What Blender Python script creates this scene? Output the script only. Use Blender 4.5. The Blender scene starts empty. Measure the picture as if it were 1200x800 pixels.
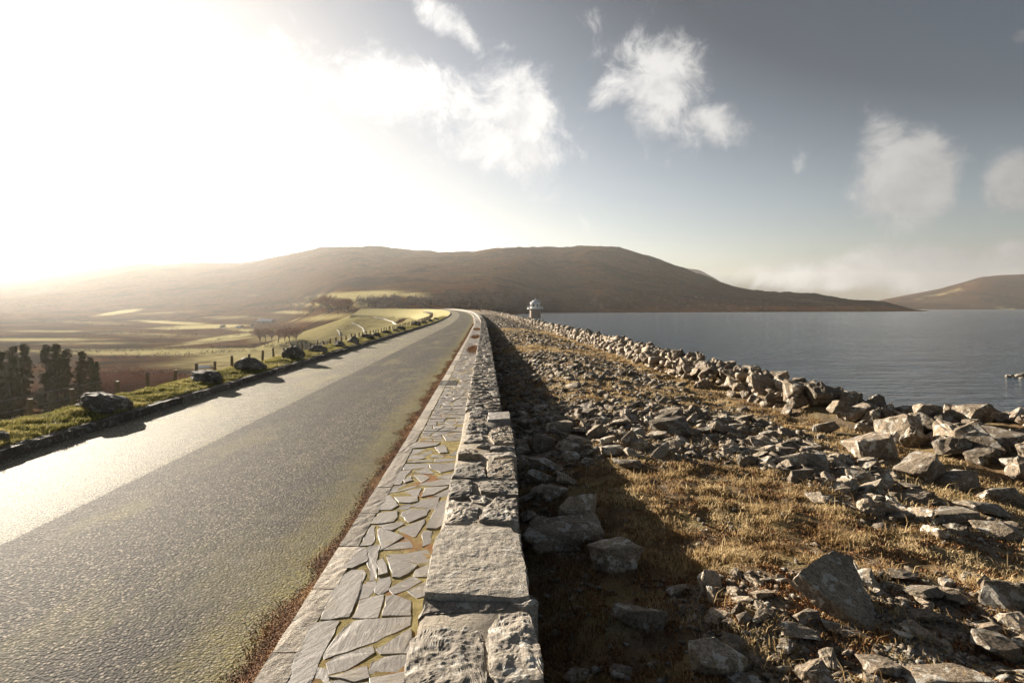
import bpy, bmesh, math, random
import numpy as np
from mathutils import Vector, Matrix, Euler

# ------------------------------------------------------------------ camera, sky, sun, exposure
scene = bpy.context.scene
EXPO, SKY_STRENGTH = 2.1, .05
CAM_Z, F, HX, HY = 2.1, 650.0, 575.0, 361.0          # eye height, focal length (px of 1200), where the road axis meets the horizon
cam_d = bpy.data.cameras.new('camera'); cam = bpy.data.objects.new('camera', cam_d)
scene.collection.objects.link(cam); scene.camera = cam
cam.location = (0, 0, CAM_Z); cam.rotation_euler = (math.pi/2, 0, 0)
cam_d.sensor_width = 36; cam_d.lens = F/1200*36
cam_d.shift_x = (600-HX)/1200; cam_d.shift_y = -(400-HY)/1200
cam_d.clip_start = .05; cam_d.clip_end = 30000

SUN = Vector((-.93, 1.0, .315)).normalized()
SUN_EL = math.asin(SUN.z); SUN_AZ = math.atan2(SUN.x, SUN.y)
sun_d = bpy.data.lights.new('sun', 'SUN'); sun = bpy.data.objects.new('sun', sun_d)
scene.collection.objects.link(sun)
sun.rotation_euler = SUN.to_track_quat('Z', 'Y').to_euler()
sun_d.energy = 5.0; sun_d.angle = math.radians(.55); sun_d.color = (1.0, .885, .73)

scene.view_settings.view_transform = 'Standard'; scene.view_settings.look = 'None'
scene.view_settings.exposure = EXPO; scene.view_settings.gamma = 1
scene.cycles.use_denoising = True
scene.cycles.max_bounces = 6; scene.cycles.diffuse_bounces = 3; scene.cycles.glossy_bounces = 2
scene.cycles.transparent_max_bounces = 4; scene.cycles.volume_bounces = 0
scene.cycles.caustics_reflective = False; scene.cycles.caustics_refractive = False


class NT:
    """short hand for building node trees"""
    def __init__(s, tree): s.t = tree; s.n = tree.nodes; s.l = tree.links
    def new(s, typ, **kw):
        nd = s.n.new(typ)
        for k, v in kw.items(): setattr(nd, k, v)
        return nd
    def put(s, sock, v):
        if v is None: return
        if isinstance(v, bpy.types.NodeSocket): s.l.new(v, sock)
        else:
            if hasattr(sock.default_value, '__len__') and not isinstance(v, str):
                v = tuple(v) if hasattr(v, '__len__') else (v,)*3
                if len(sock.default_value) == 4 and len(v) == 3: v = (*v, 1)
            sock.default_value = v
    def m(s, op, a, b=None, c=None, clamp=False):
        nd = s.new('ShaderNodeMath', operation=op, use_clamp=clamp)
        s.put(nd.inputs[0], a); s.put(nd.inputs[1], b); s.put(nd.inputs[2], c)
        return nd.outputs[0]
    def vm(s, op, a, b=None):
        nd = s.new('ShaderNodeVectorMath', operation=op); s.put(nd.inputs[0], a); s.put(nd.inputs[1], b)
        return nd.outputs['Value'] if op in ('DOT_PRODUCT', 'LENGTH') else nd.outputs[0]
    def noise(s, scale, detail=3, rough=.55, vec=None, dist=0):
        nd = s.new('ShaderNodeTexNoise'); s.put(nd.inputs['Vector'], vec)
        s.put(nd.inputs['Scale'], scale); s.put(nd.inputs['Detail'], detail); s.put(nd.inputs['Roughness'], rough); s.put(nd.inputs['Distortion'], dist)
        return nd.outputs['Fac']
    def voro(s, scale, vec=None, feature='F1', out='Distance', rnd=1):
        nd = s.new('ShaderNodeTexVoronoi', feature=feature); s.put(nd.inputs['Vector'], vec); s.put(nd.inputs['Scale'], scale); s.put(nd.inputs['Randomness'], rnd)
        return nd.outputs[out]
    def step(s, v, a, b, smooth=True):
        nd = s.new('ShaderNodeMapRange', interpolation_type='SMOOTHSTEP' if smooth else 'LINEAR')
        s.put(nd.inputs['Value'], v); nd.inputs['From Min'].default_value = a; nd.inputs['From Max'].default_value = b
        return nd.outputs[0]
    def mix(s, f, a, b, blend='MIX'):
        nd = s.new('ShaderNodeMix', data_type='RGBA', blend_type=blend); s.put(nd.inputs['Factor'], f)
        s.put(nd.inputs['A'] if False else nd.inputs[6], a); s.put(nd.inputs[7], b)
        return nd.outputs[2]
    def ramp(s, f, pts):
        nd = s.new('ShaderNodeValToRGB'); e = nd.color_ramp.elements
        while len(e) < len(pts): e.new(.5)
        for el, (p, c) in zip(e, pts): el.position = p; el.color = (*c, 1)
        s.put(nd.inputs[0], f); return nd.outputs[0]
    def mapv(s, vec, scale=(1, 1, 1), loc=(0, 0, 0), rot=(0, 0, 0)):
        nd = s.new('ShaderNodeMapping'); s.put(nd.inputs['Vector'], vec); nd.inputs['Scale'].default_value = scale
        nd.inputs['Location'].default_value = loc; nd.inputs['Rotation'].default_value = rot
        return nd.outputs[0]
    def bump(s, h, strength, dist, nrm=None):
        nd = s.new('ShaderNodeBump'); s.put(nd.inputs['Height'], h); nd.inputs['Strength'].default_value = strength; nd.inputs['Distance'].default_value = dist
        s.put(nd.inputs['Normal'], nrm); return nd.outputs[0]


def px_dir(x, y):                                       # photograph pixel -> azimuth, elevation of that direction in the sky
    t = (x-HX)/F; az = math.atan(t); return az, math.atan((HY-y)/F*math.cos(az))

world = bpy.data.worlds.new('World'); scene.world = world; world.use_nodes = True
w = NT(world.node_tree); w.n.clear()
tc = w.new('ShaderNodeTexCoord'); sep = w.new('ShaderNodeSeparateXYZ'); w.put(sep.inputs[0], tc.outputs['Generated'])
az = w.m('ARCTAN2', sep.outputs[0], sep.outputs[1]); el = w.m('ARCSINE', sep.outputs[2])
sky = w.new('ShaderNodeTexSky', sky_type='NISHITA'); sky.sun_disc = False
sky.sun_elevation = SUN_EL; sky.sun_rotation = SUN_AZ; sky.altitude = 300; sky.air_density = 1.0; sky.dust_density = 3.2; sky.ozone_density = 1.0
hs = w.new('ShaderNodeHueSaturation'); hs.inputs['Saturation'].default_value = .7; w.put(hs.inputs['Color'], sky.outputs[0])
sky0 = w.mix(1.0, hs.outputs[0], (.965, .985, 1.015), 'MULTIPLY')
lum = w.vm('DOT_PRODUCT', sky0, (.2126, .7152, .0722))
x_ = w.m('MULTIPLY', w.m('MAXIMUM', w.m('SUBTRACT', lum, 1.68), .45), .2)
x_ = w.m('MULTIPLY', x_, w.m('ADD', 1, w.m('MULTIPLY', w.m('EXPONENT', w.m('MULTIPLY', w.m('ABSOLUTE', el), -1/.2)), 2.3)))   # pale towards the horizon, deep overhead
x_ = w.m('MULTIPLY', w.m('SUBTRACT', 1, w.m('EXPONENT', w.m('MULTIPLY', x_, -1.08))), .95)                                               # soft shoulder round the sun
KD = SKY_STRENGTH*2**EXPO
gain = w.m('DIVIDE', w.m('MULTIPLY', x_, 1/KD), lum)
skn = w.new('ShaderNodeVectorMath', operation='SCALE'); w.put(skn.inputs[0], sky0); w.put(skn.inputs['Scale'], gain); grey = w.new('ShaderNodeCombineXYZ'); [w.put(grey.inputs[i_], w.m('MULTIPLY', x_, k_/KD)) for i_, k_ in enumerate((1.0, .995, .98))]
skyc = w.mix(w.step(x_, .6, 1.0), skn.outputs[0], grey.outputs[0])
# clouds in the photograph: centre x, y, radius x, radius y, tilt (deg), weight
CLOUDS = [(772, 100, 62, 42, 40, 1.0), (835, 145, 60, 24, 25, .95), (735, 98, 50, 20, -15, .75), (600, 120, 52, 46, 0, 1.0), (500, 118, 130, 40, 12, 1.0),
          (380, 95, 85, 30, 20, .8), (580, 165, 90, 36, 15, .95), (515, 22, 34, 16, 30, .8), (545, 40, 24, 13, 45, .7), (598, 57, 22, 12, -20, .55),
          (1065, 200, 60, 48, 0, 1.2), (1035, 165, 40, 30, 0, .95), (1092, 215, 34, 30, 0, 1.1), (1195, 215, 46, 36, 0, 1.15), (936, 190, 13, 17, 0, .65), (890, 222, 16, 8, 0, .5),
          (1045, 40, 26, 18, 20, .5), (1000, 12, 50, 14, -10, .42), (1192, 45, 30, 16, 0, .5), (930, 325, 150, 20, 0, .95), (1080, 318, 150, 24, 0, 1.0), (1195, 292, 60, 14, -6, .75), (740, 258, 50, 12, 0, .45),
          (700, 20, 90, 22, 20, .38), (1120, 110, 90, 26, 10, .36)]
tot = None
for (cx, cy, rx, ry, tilt, wt) in CLOUDS:
    a0, e0 = px_dir(cx, cy); k = math.cos(a0)**2
    da = w.m('SUBTRACT', az, a0); de = w.m('SUBTRACT', el, e0); T = math.radians(-tilt)
    rx_, ry_ = rx/F*(k if abs(tilt) < 30 else math.cos(a0)), ry/F*math.cos(a0)
    u = w.m('ADD', w.m('MULTIPLY', da, math.cos(T)/rx_), w.m('MULTIPLY', de, math.sin(T)/rx_))
    v = w.m('ADD', w.m('MULTIPLY', da, -math.sin(T)/ry_), w.m('MULTIPLY', de, math.cos(T)/ry_))
    g = w.m('MULTIPLY', w.m('EXPONENT', w.m('MULTIPLY', w.m('ADD', w.m('MULTIPLY', u, u), w.m('MULTIPLY', v, v)), -.62)), wt)
    tot = g if tot is None else w.m('MAXIMUM', tot, g)
wv_ = w.vm('ADD', tc.outputs['Generated'], w.vm('MULTIPLY', w.vm('SUBTRACT', w.new('ShaderNodeTexNoise').outputs['Color'], (.5, .5, .5)), (.05, .05, .05)))
for nd_ in w.n:
    if nd_.bl_idname == 'ShaderNodeTexNoise' and not nd_.inputs['Vector'].is_linked: w.put(nd_.inputs['Vector'], tc.outputs['Generated']); nd_.inputs['Scale'].default_value = 14; nd_.inputs['Detail'].default_value = 6
cn = w.noise(9.0, 12, .66, wv_, .3); cn_s = w.noise(9.0, 6, .6, w.vm('ADD', wv_, tuple(SUN*.035)), .3)
cn2 = w.noise(2.6, 5, .55, w.mapv(tc.outputs['Generated'], (1, 1, 2.2)), .2)
generic = w.m('MULTIPLY', w.step(cn2, .58, .8), w.step(w.m('ABSOLUTE', w.m('ADD', az, .06)), .80, 1.1))      # further clouds of the same sort outside the view
cov = w.m('MAXIMUM', tot, generic)
dens = w.step(w.m('ADD', cov, w.m('MULTIPLY', w.m('SUBTRACT', cn, .5), 1.9)), .38, .92)
shade = w.step(w.m('SUBTRACT', cn, cn_s), -.16, .16)
sundot = w.vm('DOT_PRODUCT', tc.outputs['Generated'], tuple(SUN))
lit = w.m('MULTIPLY', w.m('ADD', .40, w.m('MAXIMUM', sundot, 0)), .93/KD)
cl = w.mix(shade, (.74, .74, .74), (1.0, .985, .955))
clv = w.vm('SCALE', cl); clv.node.inputs['Scale'].default_value = 1; w.put(clv.node.inputs['Scale'], lit)
skyf = w.mix(w.m('MULTIPLY', dens, .9), skyc, clv)
bg = w.new('ShaderNodeBackground'); w.put(bg.inputs['Color'], skyf); bg.inputs['Strength'].default_value = SKY_STRENGTH
out = w.new('ShaderNodeOutputWorld'); w.l.new(bg.outputs[0], out.inputs['Surface'])

# ------------------------------------------------------------------ helpers
COL = scene.collection
R = random.Random(7); NP = np.random.default_rng(11)

_perm = np.random.default_rng(5).permutation(512); _perm = np.concatenate([_perm, _perm, _perm])
_ga = np.random.default_rng(6).uniform(0, 2*np.pi, 512)
def perlin(x, y):
    x = np.asarray(x, float); y = np.asarray(y, float)
    xi = np.floor(x).astype(int); yi = np.floor(y).astype(int); xf = x-xi; yf = y-yi; xi &= 511; yi &= 511
    def g(ix, iy, dx, dy):
        a = _ga[_perm[_perm[ix & 511]+(iy & 511)] & 511]; return np.cos(a)*dx+np.sin(a)*dy
    u = xf*xf*xf*(xf*(xf*6-15)+10); v = yf*yf*yf*(yf*(yf*6-15)+10)
    return ((g(xi, yi, xf, yf)*(1-u)+g(xi+1, yi, xf-1, yf)*u)*(1-v)+(g(xi, yi+1, xf, yf-1)*(1-u)+g(xi+1, yi+1, xf-1, yf-1)*u)*v)*1.5
def fbm(x, y, oct=4, gain=.5):
    t = 0; a = 1
    for i in range(oct): t = t+a*perlin(x*2**i+i*17.3, y*2**i-i*9.1); a *= gain
    return t
def sstep(a, b, x): t = np.clip((np.asarray(x, float)-a)/(b-a), 0, 1); return t*t*(3-2*t)

def tag(o, label=None, cat=None, group=None, kind=None):
    if label: o['label'] = label
    if cat: o['category'] = cat
    if group: o['group'] = group
    if kind: o['kind'] = kind
    return o
def link(name, me, mat=None, parent=None, loc=None, rot=None, scale=None):
    o = bpy.data.objects.new(name, me); COL.objects.link(o)
    if me is not None and mat is not None and not me.materials: me.materials.append(mat)
    if parent is not None: o.parent = parent
    if loc is not None: o.location = loc
    if rot is not None: o.rotation_euler = rot
    if scale is not None: o.scale = scale
    return o
def mesh(name, verts, faces, smooth=False):
    me = bpy.data.meshes.new(name); me.from_pydata([tuple(v) for v in verts], [], faces); me.update()
    if smooth: me.polygons.foreach_set('use_smooth', [True]*len(me.polygons))
    return me
def np_mesh(name, V, Fc, smooth=False, attr=None):
    """V (n,3), Fc (m,k) all faces with k corners"""
    V = np.asarray(V, np.float32); Fc = np.asarray(Fc, np.int32); m, k = Fc.shape
    me = bpy.data.meshes.new(name); me.vertices.add(len(V)); me.vertices.foreach_set('co', V.ravel())
    me.loops.add(m*k); me.loops.foreach_set('vertex_index', Fc.ravel())
    me.polygons.add(m); me.polygons.foreach_set('loop_start', np.arange(0, m*k, k, dtype=np.int32))
    if attr:
        for an, av in attr.items():
            a = me.attributes.new(an, 'FLOAT', 'POINT'); a.data.foreach_set('value', np.asarray(av, np.float32))
    me.update(calc_edges=True); me.validate()
    if smooth: me.polygons.foreach_set('use_smooth', np.ones(m, bool))
    return me
def grid_faces(nr, nc, keep=None):
    i = np.arange(nr-1)[:, None]*nc+np.arange(nc-1)[None, :]
    f = np.stack([i, i+1, i+nc+1, i+nc], -1).reshape(-1, 4)
    return f if keep is None else f[keep.reshape(-1)]
def bm_mesh(name, bm, smooth=False):
    me = bpy.data.meshes.new(name); bm.normal_update(); bm.to_mesh(me); bm.free()
    if smooth: me.polygons.foreach_set('use_smooth', [True]*len(me.polygons))
    return me
def empty(name, loc=(0, 0, 0)):
    o = bpy.data.objects.new(name, None); COL.objects.link(o); o.location = loc; o.empty_display_size = .2; return o
def P(x, y, z):                                         # photograph pixel -> point on the level z
    Y = F*(CAM_Z-z)/(y-HY); return (x-HX)/F*Y, Y

def material(name, fn, rough=.8, spec=.3):
    m = bpy.data.materials.new(name); m.use_nodes = True; t = NT(m.node_tree)
    b = t.n['Principled BSDF']; b.inputs['Roughness'].default_value = rough; b.inputs['Specular IOR Level'].default_value = spec
    r = fn(t, b)
    for k, v in (r or {}).items(): t.put(b.inputs[k], v)
    return m
def POS(t): return t.new('ShaderNodeNewGeometry').outputs['Position']
def OBJ(t):
    tc_ = t.new('ShaderNodeTexCoord').outputs['Object']; oi = t.new('ShaderNodeObjectInfo').outputs['Random']
    return t.vm('ADD', tc_, t.vm('SCALE', (13.1, 7.7, 9.3)) if False else t.new('ShaderNodeVectorMath', operation='SCALE').outputs[0]) if False else tc_
def RND(t): return t.new('ShaderNodeObjectInfo').outputs['Random']
def ATT(t, n): return t.new('ShaderNodeAttribute', attribute_name=n).outputs['Fac']

# ------------------------------------------------------------------ materials
def rock_material(name, c1, c2, lichen=.5, sc=1.0, bump=1.0, use_pos=True):
    def fn(t, b):
        v = POS(t); n1 = t.noise(3.2*sc, 5, .6, v); n2 = t.noise(42*sc, 3, .65, v); n3 = t.noise(130*sc, 2, .6, v)
        base = t.mix(t.step(n1, .32, .68), c1, c2)
        base = t.mix(t.m('MULTIPLY', t.step(n2, .42, .62), .75), base, tuple(c*.42 for c in c1))
        base = t.mix(t.m('MULTIPLY', t.step(n3, .5, .66), .6), base, tuple(min(1, c*1.75) for c in c2))
        base = t.mix(t.m('MULTIPLY', t.step(t.noise(7.5*sc, 6, .7, v, .5), .5, .62), .5), base, tuple(c*.5 for c in c1))
        li = t.step(t.m('ADD', t.noise(9*sc, 3, .6, v, .4), t.m('MULTIPLY', t.noise(60*sc, 2, .5, v), .12)), .62, .66)
        base = t.mix(t.m('MULTIPLY', li, lichen), base, (.47, .46, .42))
        br = t.m('ADD', .6, t.m('MULTIPLY', RND(t), .7))
        base2 = t.new('ShaderNodeVectorMath', operation='SCALE'); t.put(base2.inputs[0], base); t.put(base2.inputs['Scale'], br)
        h = t.m('ADD', t.m('MULTIPLY', t.noise(26*sc, 7, .68, v), 1.0), t.m('MULTIPLY', t.voro(55*sc, v), .25))
        return {'Base Color': base2.outputs[0], 'Normal': t.bump(h, .75*bump, .014/sc)}
    return material(name, fn, .88, .25)
M = {}
M['granite'] = rock_material('granite', (.25, .22, .18), (.19, .166, .138), .45, 1.3, .65)
M['slab_granite'] = rock_material('slab_granite', (.26, .23, .19), (.22, .195, .16), .25, 1.6, .9)
M['rubble'] = rock_material('rubble', (.18, .148, .11), (.28, .228, .168), .6, 1.0, .9)
M['boulder'] = rock_material('boulder', (.135, .108, .079), (.215, .17, .122), .45, .8, .9)
M['verge_rock'] = rock_material('verge_rock', (.11, .095, .075), (.18, .155, .125), .4, .9, 1.0)
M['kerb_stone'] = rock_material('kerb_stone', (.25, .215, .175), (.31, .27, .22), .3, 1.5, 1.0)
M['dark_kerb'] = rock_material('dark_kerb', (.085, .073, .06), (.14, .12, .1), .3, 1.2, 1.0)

def slate_fn(t, b):
    v = POS(t); r = RND(t)
    ang = t.new('ShaderNodeVectorRotate', rotation_type='Z_AXIS'); t.put(ang.inputs['Vector'], v); t.put(ang.inputs['Angle'], t.m('MULTIPLY', r, 6.28))
    st = t.noise(6, 5, .6, t.mapv(ang.outputs[0], (1, 5, 1)), .3)
    base = t.mix(t.step(r, .1, .9, False), (.125, .114, .106), (.20, .182, .166))
    base = t.mix(t.m('MULTIPLY', t.step(st, .4, .7), .4), base, (.15, .135, .12))
    base = t.mix(t.m('MULTIPLY', t.step(t.noise(11, 4, .65, v), .6, .7), .35), base, (.30, .255, .18))
    sp = t.noise(48, 4, .7, v); base = t.mix(t.m('MULTIPLY', t.step(sp, .5, .66), .45), base, (.075, .066, .058))
    base = t.mix(t.m('MULTIPLY', t.step(t.noise(17, 5, .65, v, .4), .6, .66), .6), base, (.36, .33, .27))
    base = t.mix(t.m('MULTIPLY', t.step(t.noise(4.3, 6, .7, v), .52, .66), .45), base, (.16, .125, .06))
    h = t.m('ADD', st, t.m('MULTIPLY', t.noise(70, 4, .6, v), .35))
    return {'Base Color': base, 'Normal': t.bump(h, .6, .007), 'Roughness': t.m('ADD', .48, t.m('MULTIPLY', t.noise(20, 3, .5, v), .3))}
M['slate'] = material('slate', slate_fn, .6, .45)
def mortar_fn(t, b):
    v = POS(t); c = t.ramp(t.noise(9, 5, .65, v), [(.3, (.08, .05, .024)), (.44, (.16, .125, .045)), (.58, (.26, .21, .08)), (.75, (.3, .25, .14))])
    c = t.mix(t.step(t.noise(2.1, 3, .5, v), .58, .68), c, (.2, .095, .035))
    return {'Base Color': c, 'Normal': t.bump(t.noise(90, 6, .7, v), 1, .02)}
M['mortar'] = material('mossy_mortar', mortar_fn, .95, .1)
def lime_fn(t, b):
    v = POS(t); c = t.mix(t.noise(7, 6, .65, v), (.2, .175, .145), (.36, .32, .26)); c = t.mix(t.step(t.noise(3, 3, .5, v), .6, .7), c, (.17, .12, .07))
    return {'Base Color': c, 'Normal': t.bump(t.noise(35, 7, .7, v), 1, .03)}
M['lime'] = material('wall_mortar', lime_fn, .95, .1)

def chip_fn(fresh):
    def fn(t, b):
        uv = t.new('ShaderNodeUVMap').outputs[0]; su = t.new('ShaderNodeSeparateXYZ'); t.put(su.inputs[0], uv); lat = su.outputs[0]
        v = POS(t)
        d1 = t.voro(50 if not fresh else 60, v); d2 = t.voro(140, v); n = t.noise(60, 4, .7, v)
        cell = t.voro(50 if not fresh else 60, v, out='Color'); cs = t.new('ShaderNodeSeparateColor'); t.put(cs.inputs[0], cell)
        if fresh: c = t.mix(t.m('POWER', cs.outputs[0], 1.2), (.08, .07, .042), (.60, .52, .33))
        else: c = t.mix(t.m('POWER', cs.outputs[0], 3.0), (.015, .013, .011), (.45, .378, .295))
        c2 = t.new('ShaderNodeSeparateColor'); t.put(c2.inputs[0], t.voro(97, v, out='Color'))
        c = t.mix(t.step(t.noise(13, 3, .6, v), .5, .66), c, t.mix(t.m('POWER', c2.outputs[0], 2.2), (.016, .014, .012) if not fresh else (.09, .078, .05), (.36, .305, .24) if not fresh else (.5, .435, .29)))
        c = t.mix(t.step(d1, .35, .6), c, (.035, .032, .028))
        # lichen / moss bloom in streaks along the carriageway
        ms = t.noise(1.1, 5, .65, t.mapv(v, (1, .35, 1)))
        c = t.mix(t.m('MULTIPLY', t.step(ms, .5, .66), .5 if fresh else .3), c, (.24, .215, .085))
        if not fresh:
            edge = t.m('ADD', lat, t.m('MULTIPLY', t.m('SUBTRACT', t.noise(2.4, 5, .7, v), .5), 1.1))
            moss = t.m('MULTIPLY', t.step(edge, -.95, -.2), t.m('ADD', .45, t.m('MULTIPLY', t.step(t.noise(25, 4, .7, v), .4, .6), .5)))
            mc = t.mix(t.noise(14, 4, .7, v), (.085, .078, .022), (.24, .2, .065))
            c = t.mix(moss, c, mc)
        h = t.m('ADD', t.m('ADD', t.m('MULTIPLY', t.m('SUBTRACT', 1, d1), .8), t.m('MULTIPLY', cs.outputs[1], .6)), t.m('ADD', t.m('MULTIPLY', n, .35), t.m('MULTIPLY', d2, .3)))
        wt = t.noise(.5, 5, .6, t.mapv(v, (2.2, .12, 1)))                      # wheel tracks, old patches and stains
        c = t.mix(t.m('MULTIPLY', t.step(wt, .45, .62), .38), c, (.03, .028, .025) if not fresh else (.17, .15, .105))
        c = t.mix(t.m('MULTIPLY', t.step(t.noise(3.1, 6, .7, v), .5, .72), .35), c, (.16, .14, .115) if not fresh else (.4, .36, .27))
        nr = t.bump(h, 1.0 if not fresh else .85, .0105)
        return {'Base Color': c, 'Normal': nr, 'Roughness': .8 if not fresh else .75}
    return fn
M['road'] = material('chip_seal_road', chip_fn(False), .55, .06)
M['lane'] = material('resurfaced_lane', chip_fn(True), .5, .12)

def soil_fn(t, b):
    v = POS(t); n = t.noise(1.3, 6, .62, v); f = t.noise(22, 5, .7, v); g = ATT(t, 'gravel')
    c = t.ramp(n, [(.3, (.085, .055, .032)), (.46, (.15, .098, .05)), (.58, (.175, .13, .058)), (.72, (.12, .108, .045))])
    c = t.mix(t.m('MULTIPLY', t.step(f, .45, .7), .5), c, (.17, .12, .055))
    gv = t.voro(38, v, out='Color'); gs = t.new('ShaderNodeSeparateColor'); t.put(gs.inputs[0], gv)
    gc = t.mix(gs.outputs[0], (.09, .08, .07), (.27, .245, .21))
    c = t.mix(t.m('MULTIPLY', g, t.step(t.noise(6, 4, .7, v), .36, .55)), c, gc)
    h = t.m('ADD', f, t.m('MULTIPLY', t.m('SUBTRACT', 1, t.voro(38, v)), t.m('ADD', .25, g)))
    return {'Base Color': c, 'Normal': t.bump(h, .8, .03)}
M['soil'] = material('rough_ground', soil_fn, .95, .12)

def turf_fn(t, b):
    v = POS(t); c = t.ramp(t.noise(2.2, 6, .65, v), [(.3, (.055, .052, .018)), (.5, (.12, .115, .035)), (.7, (.19, .165, .06))])
    return {'Base Color': c, 'Normal': t.bump(t.noise(24, 6, .7, v), 1, .06), 'Sheen Weight': .3, 'Sheen Tint': (1, .86, .4), 'Sheen Roughness': .45}
M['turf'] = material('verge_turf', turf_fn, .95, .1)

def terrain_fn(t, b):
    v = POS(t); f = ATT(t, 'pasture')  # grass cover; also carries the sun-bright field patches as paler colour
    n = t.noise(.006, 9, .62, v); n2 = t.noise(.03, 7, .65, v); n3 = t.noise(.17, 5, .65, v)
    moor = t.ramp(t.m('ADD', t.m('MULTIPLY', n, .6), t.m('MULTIPLY', n2, .4)), [(.39, (.007, .005, .0033)), (.45, (.022, .013, .007)), (.51, (.072, .031, .011)), (.57, (.032, .022, .010)), (.65, (.09, .058, .024))])
    moor = t.mix(t.m('MULTIPLY', t.step(n3, .46, .6), .7), moor, (.007, .005, .0035))
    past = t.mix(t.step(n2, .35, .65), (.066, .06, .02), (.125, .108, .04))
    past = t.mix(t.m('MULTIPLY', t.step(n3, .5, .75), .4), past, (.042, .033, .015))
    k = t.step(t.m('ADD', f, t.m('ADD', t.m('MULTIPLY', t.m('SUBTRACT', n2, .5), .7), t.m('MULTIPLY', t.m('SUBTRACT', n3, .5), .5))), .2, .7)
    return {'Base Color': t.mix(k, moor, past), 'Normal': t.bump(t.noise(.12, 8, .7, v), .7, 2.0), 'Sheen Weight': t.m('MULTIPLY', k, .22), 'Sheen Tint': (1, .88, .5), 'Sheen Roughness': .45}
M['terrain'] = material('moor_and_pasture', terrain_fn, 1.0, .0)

def water_fn(t, b):
    v = POS(t)
    h0 = t.m('MULTIPLY', t.noise(.22, 3, .6, t.mapv(v, (.45, 1.0, 1), rot=(0, 0, .1))), 1.5)
    h = t.m('ADD', t.m('ADD', h0, t.m('MULTIPLY', t.noise(.8, 3, .6, t.mapv(v, (.42, 1.0, 1), rot=(0, 0, .2))), .5)), t.m('MULTIPLY', t.noise(2.6, 4, .65, t.mapv(v, (.4, 1, 1), rot=(0, 0, -.12))), .42))
    return {'Base Color': (.062, .086, .113), 'Normal': t.bump(t.m('MULTIPLY', h, t.m('ADD', .45, t.m('MULTIPLY', t.noise(.02, 4, .6, v), 1.1))), 1, .68), 'IOR': 1.33}
M['water'] = material('lake_water', water_fn, .1, .5)

def blade_fn(cols):
    def fn(t, b):
        c = t.ramp(ATT(t, 'tint'), cols)
        return {'Base Color': c, 'Normal': None}
    return fn
M['straw'] = material('straw_grass', blade_fn([(0, (.105, .06, .026)), (.35, (.225, .14, .062)), (.65, (.39, .285, .145)), (1, (.54, .43, .255))]), .75, .2)
M['green'] = material('green_grass', blade_fn([(0, (.07, .06, .02)), (.4, (.14, .13, .04)), (.75, (.26, .235, .08)), (1, (.42, .345, .15))]), .7, .25)
M['litter'] = material('dead_litter', blade_fn([(0, (.07, .03, .014)), (.5, (.19, .085, .034)), (1, (.40, .25, .11))]), .85, .15)
M['moss'] = material('moss_blades', blade_fn([(0, (.06, .055, .014)), (.5, (.13, .12, .03)), (1, (.26, .22, .075))]), .85, .15)
for k_ in ('straw', 'green', 'moss'):                     # blades let some light through
    nt = M[k_].node_tree; pb = nt.nodes['Principled BSDF']; tr = nt.nodes.new('ShaderNodeBsdfTranslucent'); mx = nt.nodes.new('ShaderNodeMixShader')
    nt.links.new(pb.inputs['Base Color'].links[0].from_socket, tr.inputs['Color']); mx.inputs[0].default_value = .35
    nt.links.new(pb.outputs[0], mx.inputs[1]); nt.links.new(tr.outputs[0], mx.inputs[2]); nt.links.new(mx.outputs[0], nt.nodes['Material Output'].inputs['Surface'])

def plain(name, col, rough=.7, var=.25, sc=4, spec=.3, metal=0):
    def fn(t, b):
        b.inputs['Metallic'].default_value = metal
        v = POS(t); return {'Base Color': t.mix(t.noise(sc, 5, .6, v), tuple(c*(1-var) for c in col), tuple(min(1, c*(1+var)) for c in col)), 'Normal': t.bump(t.noise(sc*8, 4, .6, v), .3, .02)}
    return material(name, fn, rough, spec)
M['post'] = plain('fence_wood', (.13, .105, .08), .85, .35, 9)
M['wire'] = plain('fence_wire', (.22, .21, .2), .5, .1, 5, .5, .7)
M['bark'] = plain('bark', (.075, .055, .04), .9, .4, 6)
M['needles'] = plain('pine_needles', (.085, .078, .04), .8, .4, .8)
M['twigs'] = plain('bare_twigs', (.26, .155, .11), .9, .3, 1.2)
M['twigs_far'] = plain('far_wood_twigs', (.032, .021, .014), .9, .45, .04)
M['tower_stone'] = plain('tower_stone', (.27, .2, .15), .85, .25, 1.3)
M['tower_white'] = plain('tower_white_paint', (.62, .61, .59), .6, .1, 2)
M['lead_roof'] = plain('tower_roof_metal', (.50, .51, .53), .45, .12, 1.5, .5)
M['dark_glass'] = plain('dark_window', (.03, .032, .035), .2, .1, 1, .5)
M['whitewash'] = plain('whitewash', (.66, .64, .6), .8, .1, .6)
M['slate_roof'] = plain('slate_roof', (.13, .13, .14), .6, .2, 2)
M['tin_roof'] = plain('tin_roof', (.42, .45, .5), .4, .1, 1.2, .5)
M['barn_wall'] = plain('barn_wall', (.1, .085, .07), .85, .25, 1.5)
M['concrete'] = plain('pale_concrete', (.58, .56, .5), .8, .15, 1)
M['iron'] = plain('cast_iron', (.09, .08, .07), .55, .3, 20, .5, .6)

M['litter_soil'] = plain('gutter_soil', (.10, .05, .022), .95, .5, 14)
HAZE = .000066
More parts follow.
